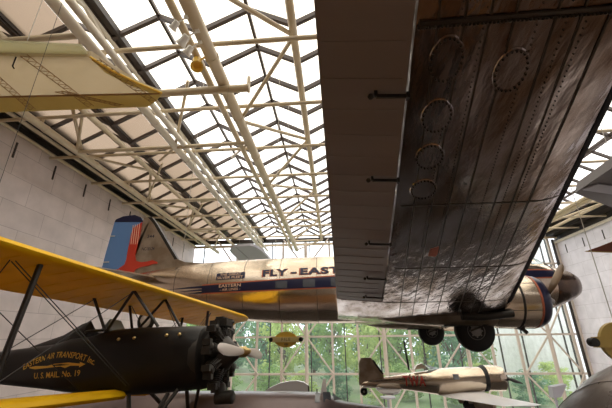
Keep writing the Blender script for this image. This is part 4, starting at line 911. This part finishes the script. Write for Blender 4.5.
# yellow oval pieces: one before the window, one at the right edge
def oval(cx, cy, rx, ry, px_end, y, label, mt, band, txt, endr):
    c = onY(cx, cy, y); k = float(onY(cx+1, cy, y)[0]-c[0]); kz = k
    t = thing('oval_sign', label, 'sign', c)
    m = MB(); P = [(c[0]+rx*k*math.cos(a), c[2]+ry*kz*math.sin(a)*(1 if abs(math.cos(a)) < .8 else .97)) for a in np.linspace(0, 2*math.pi, 40, endpoint=False)]
    m.prism(P, -.05, .05, lambda a, b, d: (a, y+d, b)); pn = m.build('panel', mt, t)
    m = MB(); m.box((c[0]+(px_end[0]+px_end[1])/2*k, y-.02, c[2]), ((px_end[1]-px_end[0])*k, .13, 5.0*kz*endr)); m.build('cross_band', band, t)
    for s in px_end:
        if abs(s) > rx: 
            m = MB(); m.lathe([(-.09, 0.01), (-.085, 2.1*k*endr), (.085, 2.1*k*endr), (.09, .01)], (c[0]+s*k, y, c[2]), (0, 1, 0), 20); m.build('end_cap', M_TYRE, t, smooth=True)
    if txt:
        m = MB(); put_text(m, txt, lambda a, b: (a, y-.09, c[2]-1.2*kz+b), 4.0*k, c[0]-4.5*k, 9*k, .01, 1.3); m.build('faint_lettering', M_OCHD, t)
        m = MB(); m.box((c[0]+.2*k, y-.06, c[2]-4.4*kz), (3.4*k, .02, 1.6*kz)); m.build('dark_plate', M_OCHD, t)
    cable((c[0], y, c[2]+ry*kz*.95), (c[0], y, 12.1), 'thin cable holding the ' + label.split(',')[0], 'cable of the ' + label.split(',')[0], .01)
oval(286, 339.5, 11.5, 7.3, (-15, 15), 16.0, 'yellow oval sign with black end caps, before the window wall', M_OVAL, M_OVALP, 'FILE', 1.0)
oval(620, 342, 20.5, 20, (-27, 14), 9.0, 'dull yellow disc with a black-tipped arm, at the right edge', M_OCHD, M_OCHD, None, 2.1)

# small things near and beyond the window
p = onY(388, 398, 40); t = thing('floor_lamp', 'grey post lamp with a flat round cap standing near the window wall', 'lamp', (p[0], 40, ZF))
m = MB(); m.tube((p[0], 40, ZF), (p[0], 40, p[2]), .12); m.build('pole', M_GREYW, t); m = MB(); m.lathe([(-.1, .3), (0, .75), (.12, .75), (.2, .3)], (p[0], 40, p[2]), (0, 0, 1), 20); m.build('lamp_shade', M_GREYW, t)
p = onY(556, 392, 41); t = thing('floodlight', 'grey floodlight on a bracket at the right window column', 'light', p)
m = MB(); m.loft([[(p[0]-.55, 41-.4, p[2]-.5), (p[0]-.55, 41+.4, p[2]-.5), (p[0]-.45, 41+.4, p[2]+.5), (p[0]-.45, 41-.4, p[2]+.5)], [(p[0]+.2, 40.6, p[2]-.4), (p[0]+.2, 41.4, p[2]-.4), (p[0]+1.0, 41.4, p[2]+.75), (p[0]+1.0, 40.6, p[2]+.75)]]); m.build('lamp_housing', M_GREYW, t)
m = MB(); m.tube((p[0]-.2, 41, p[2]-.4), (p[0]-.2, 41, ZF), .12); m.build('pole', M_GREYW, t)
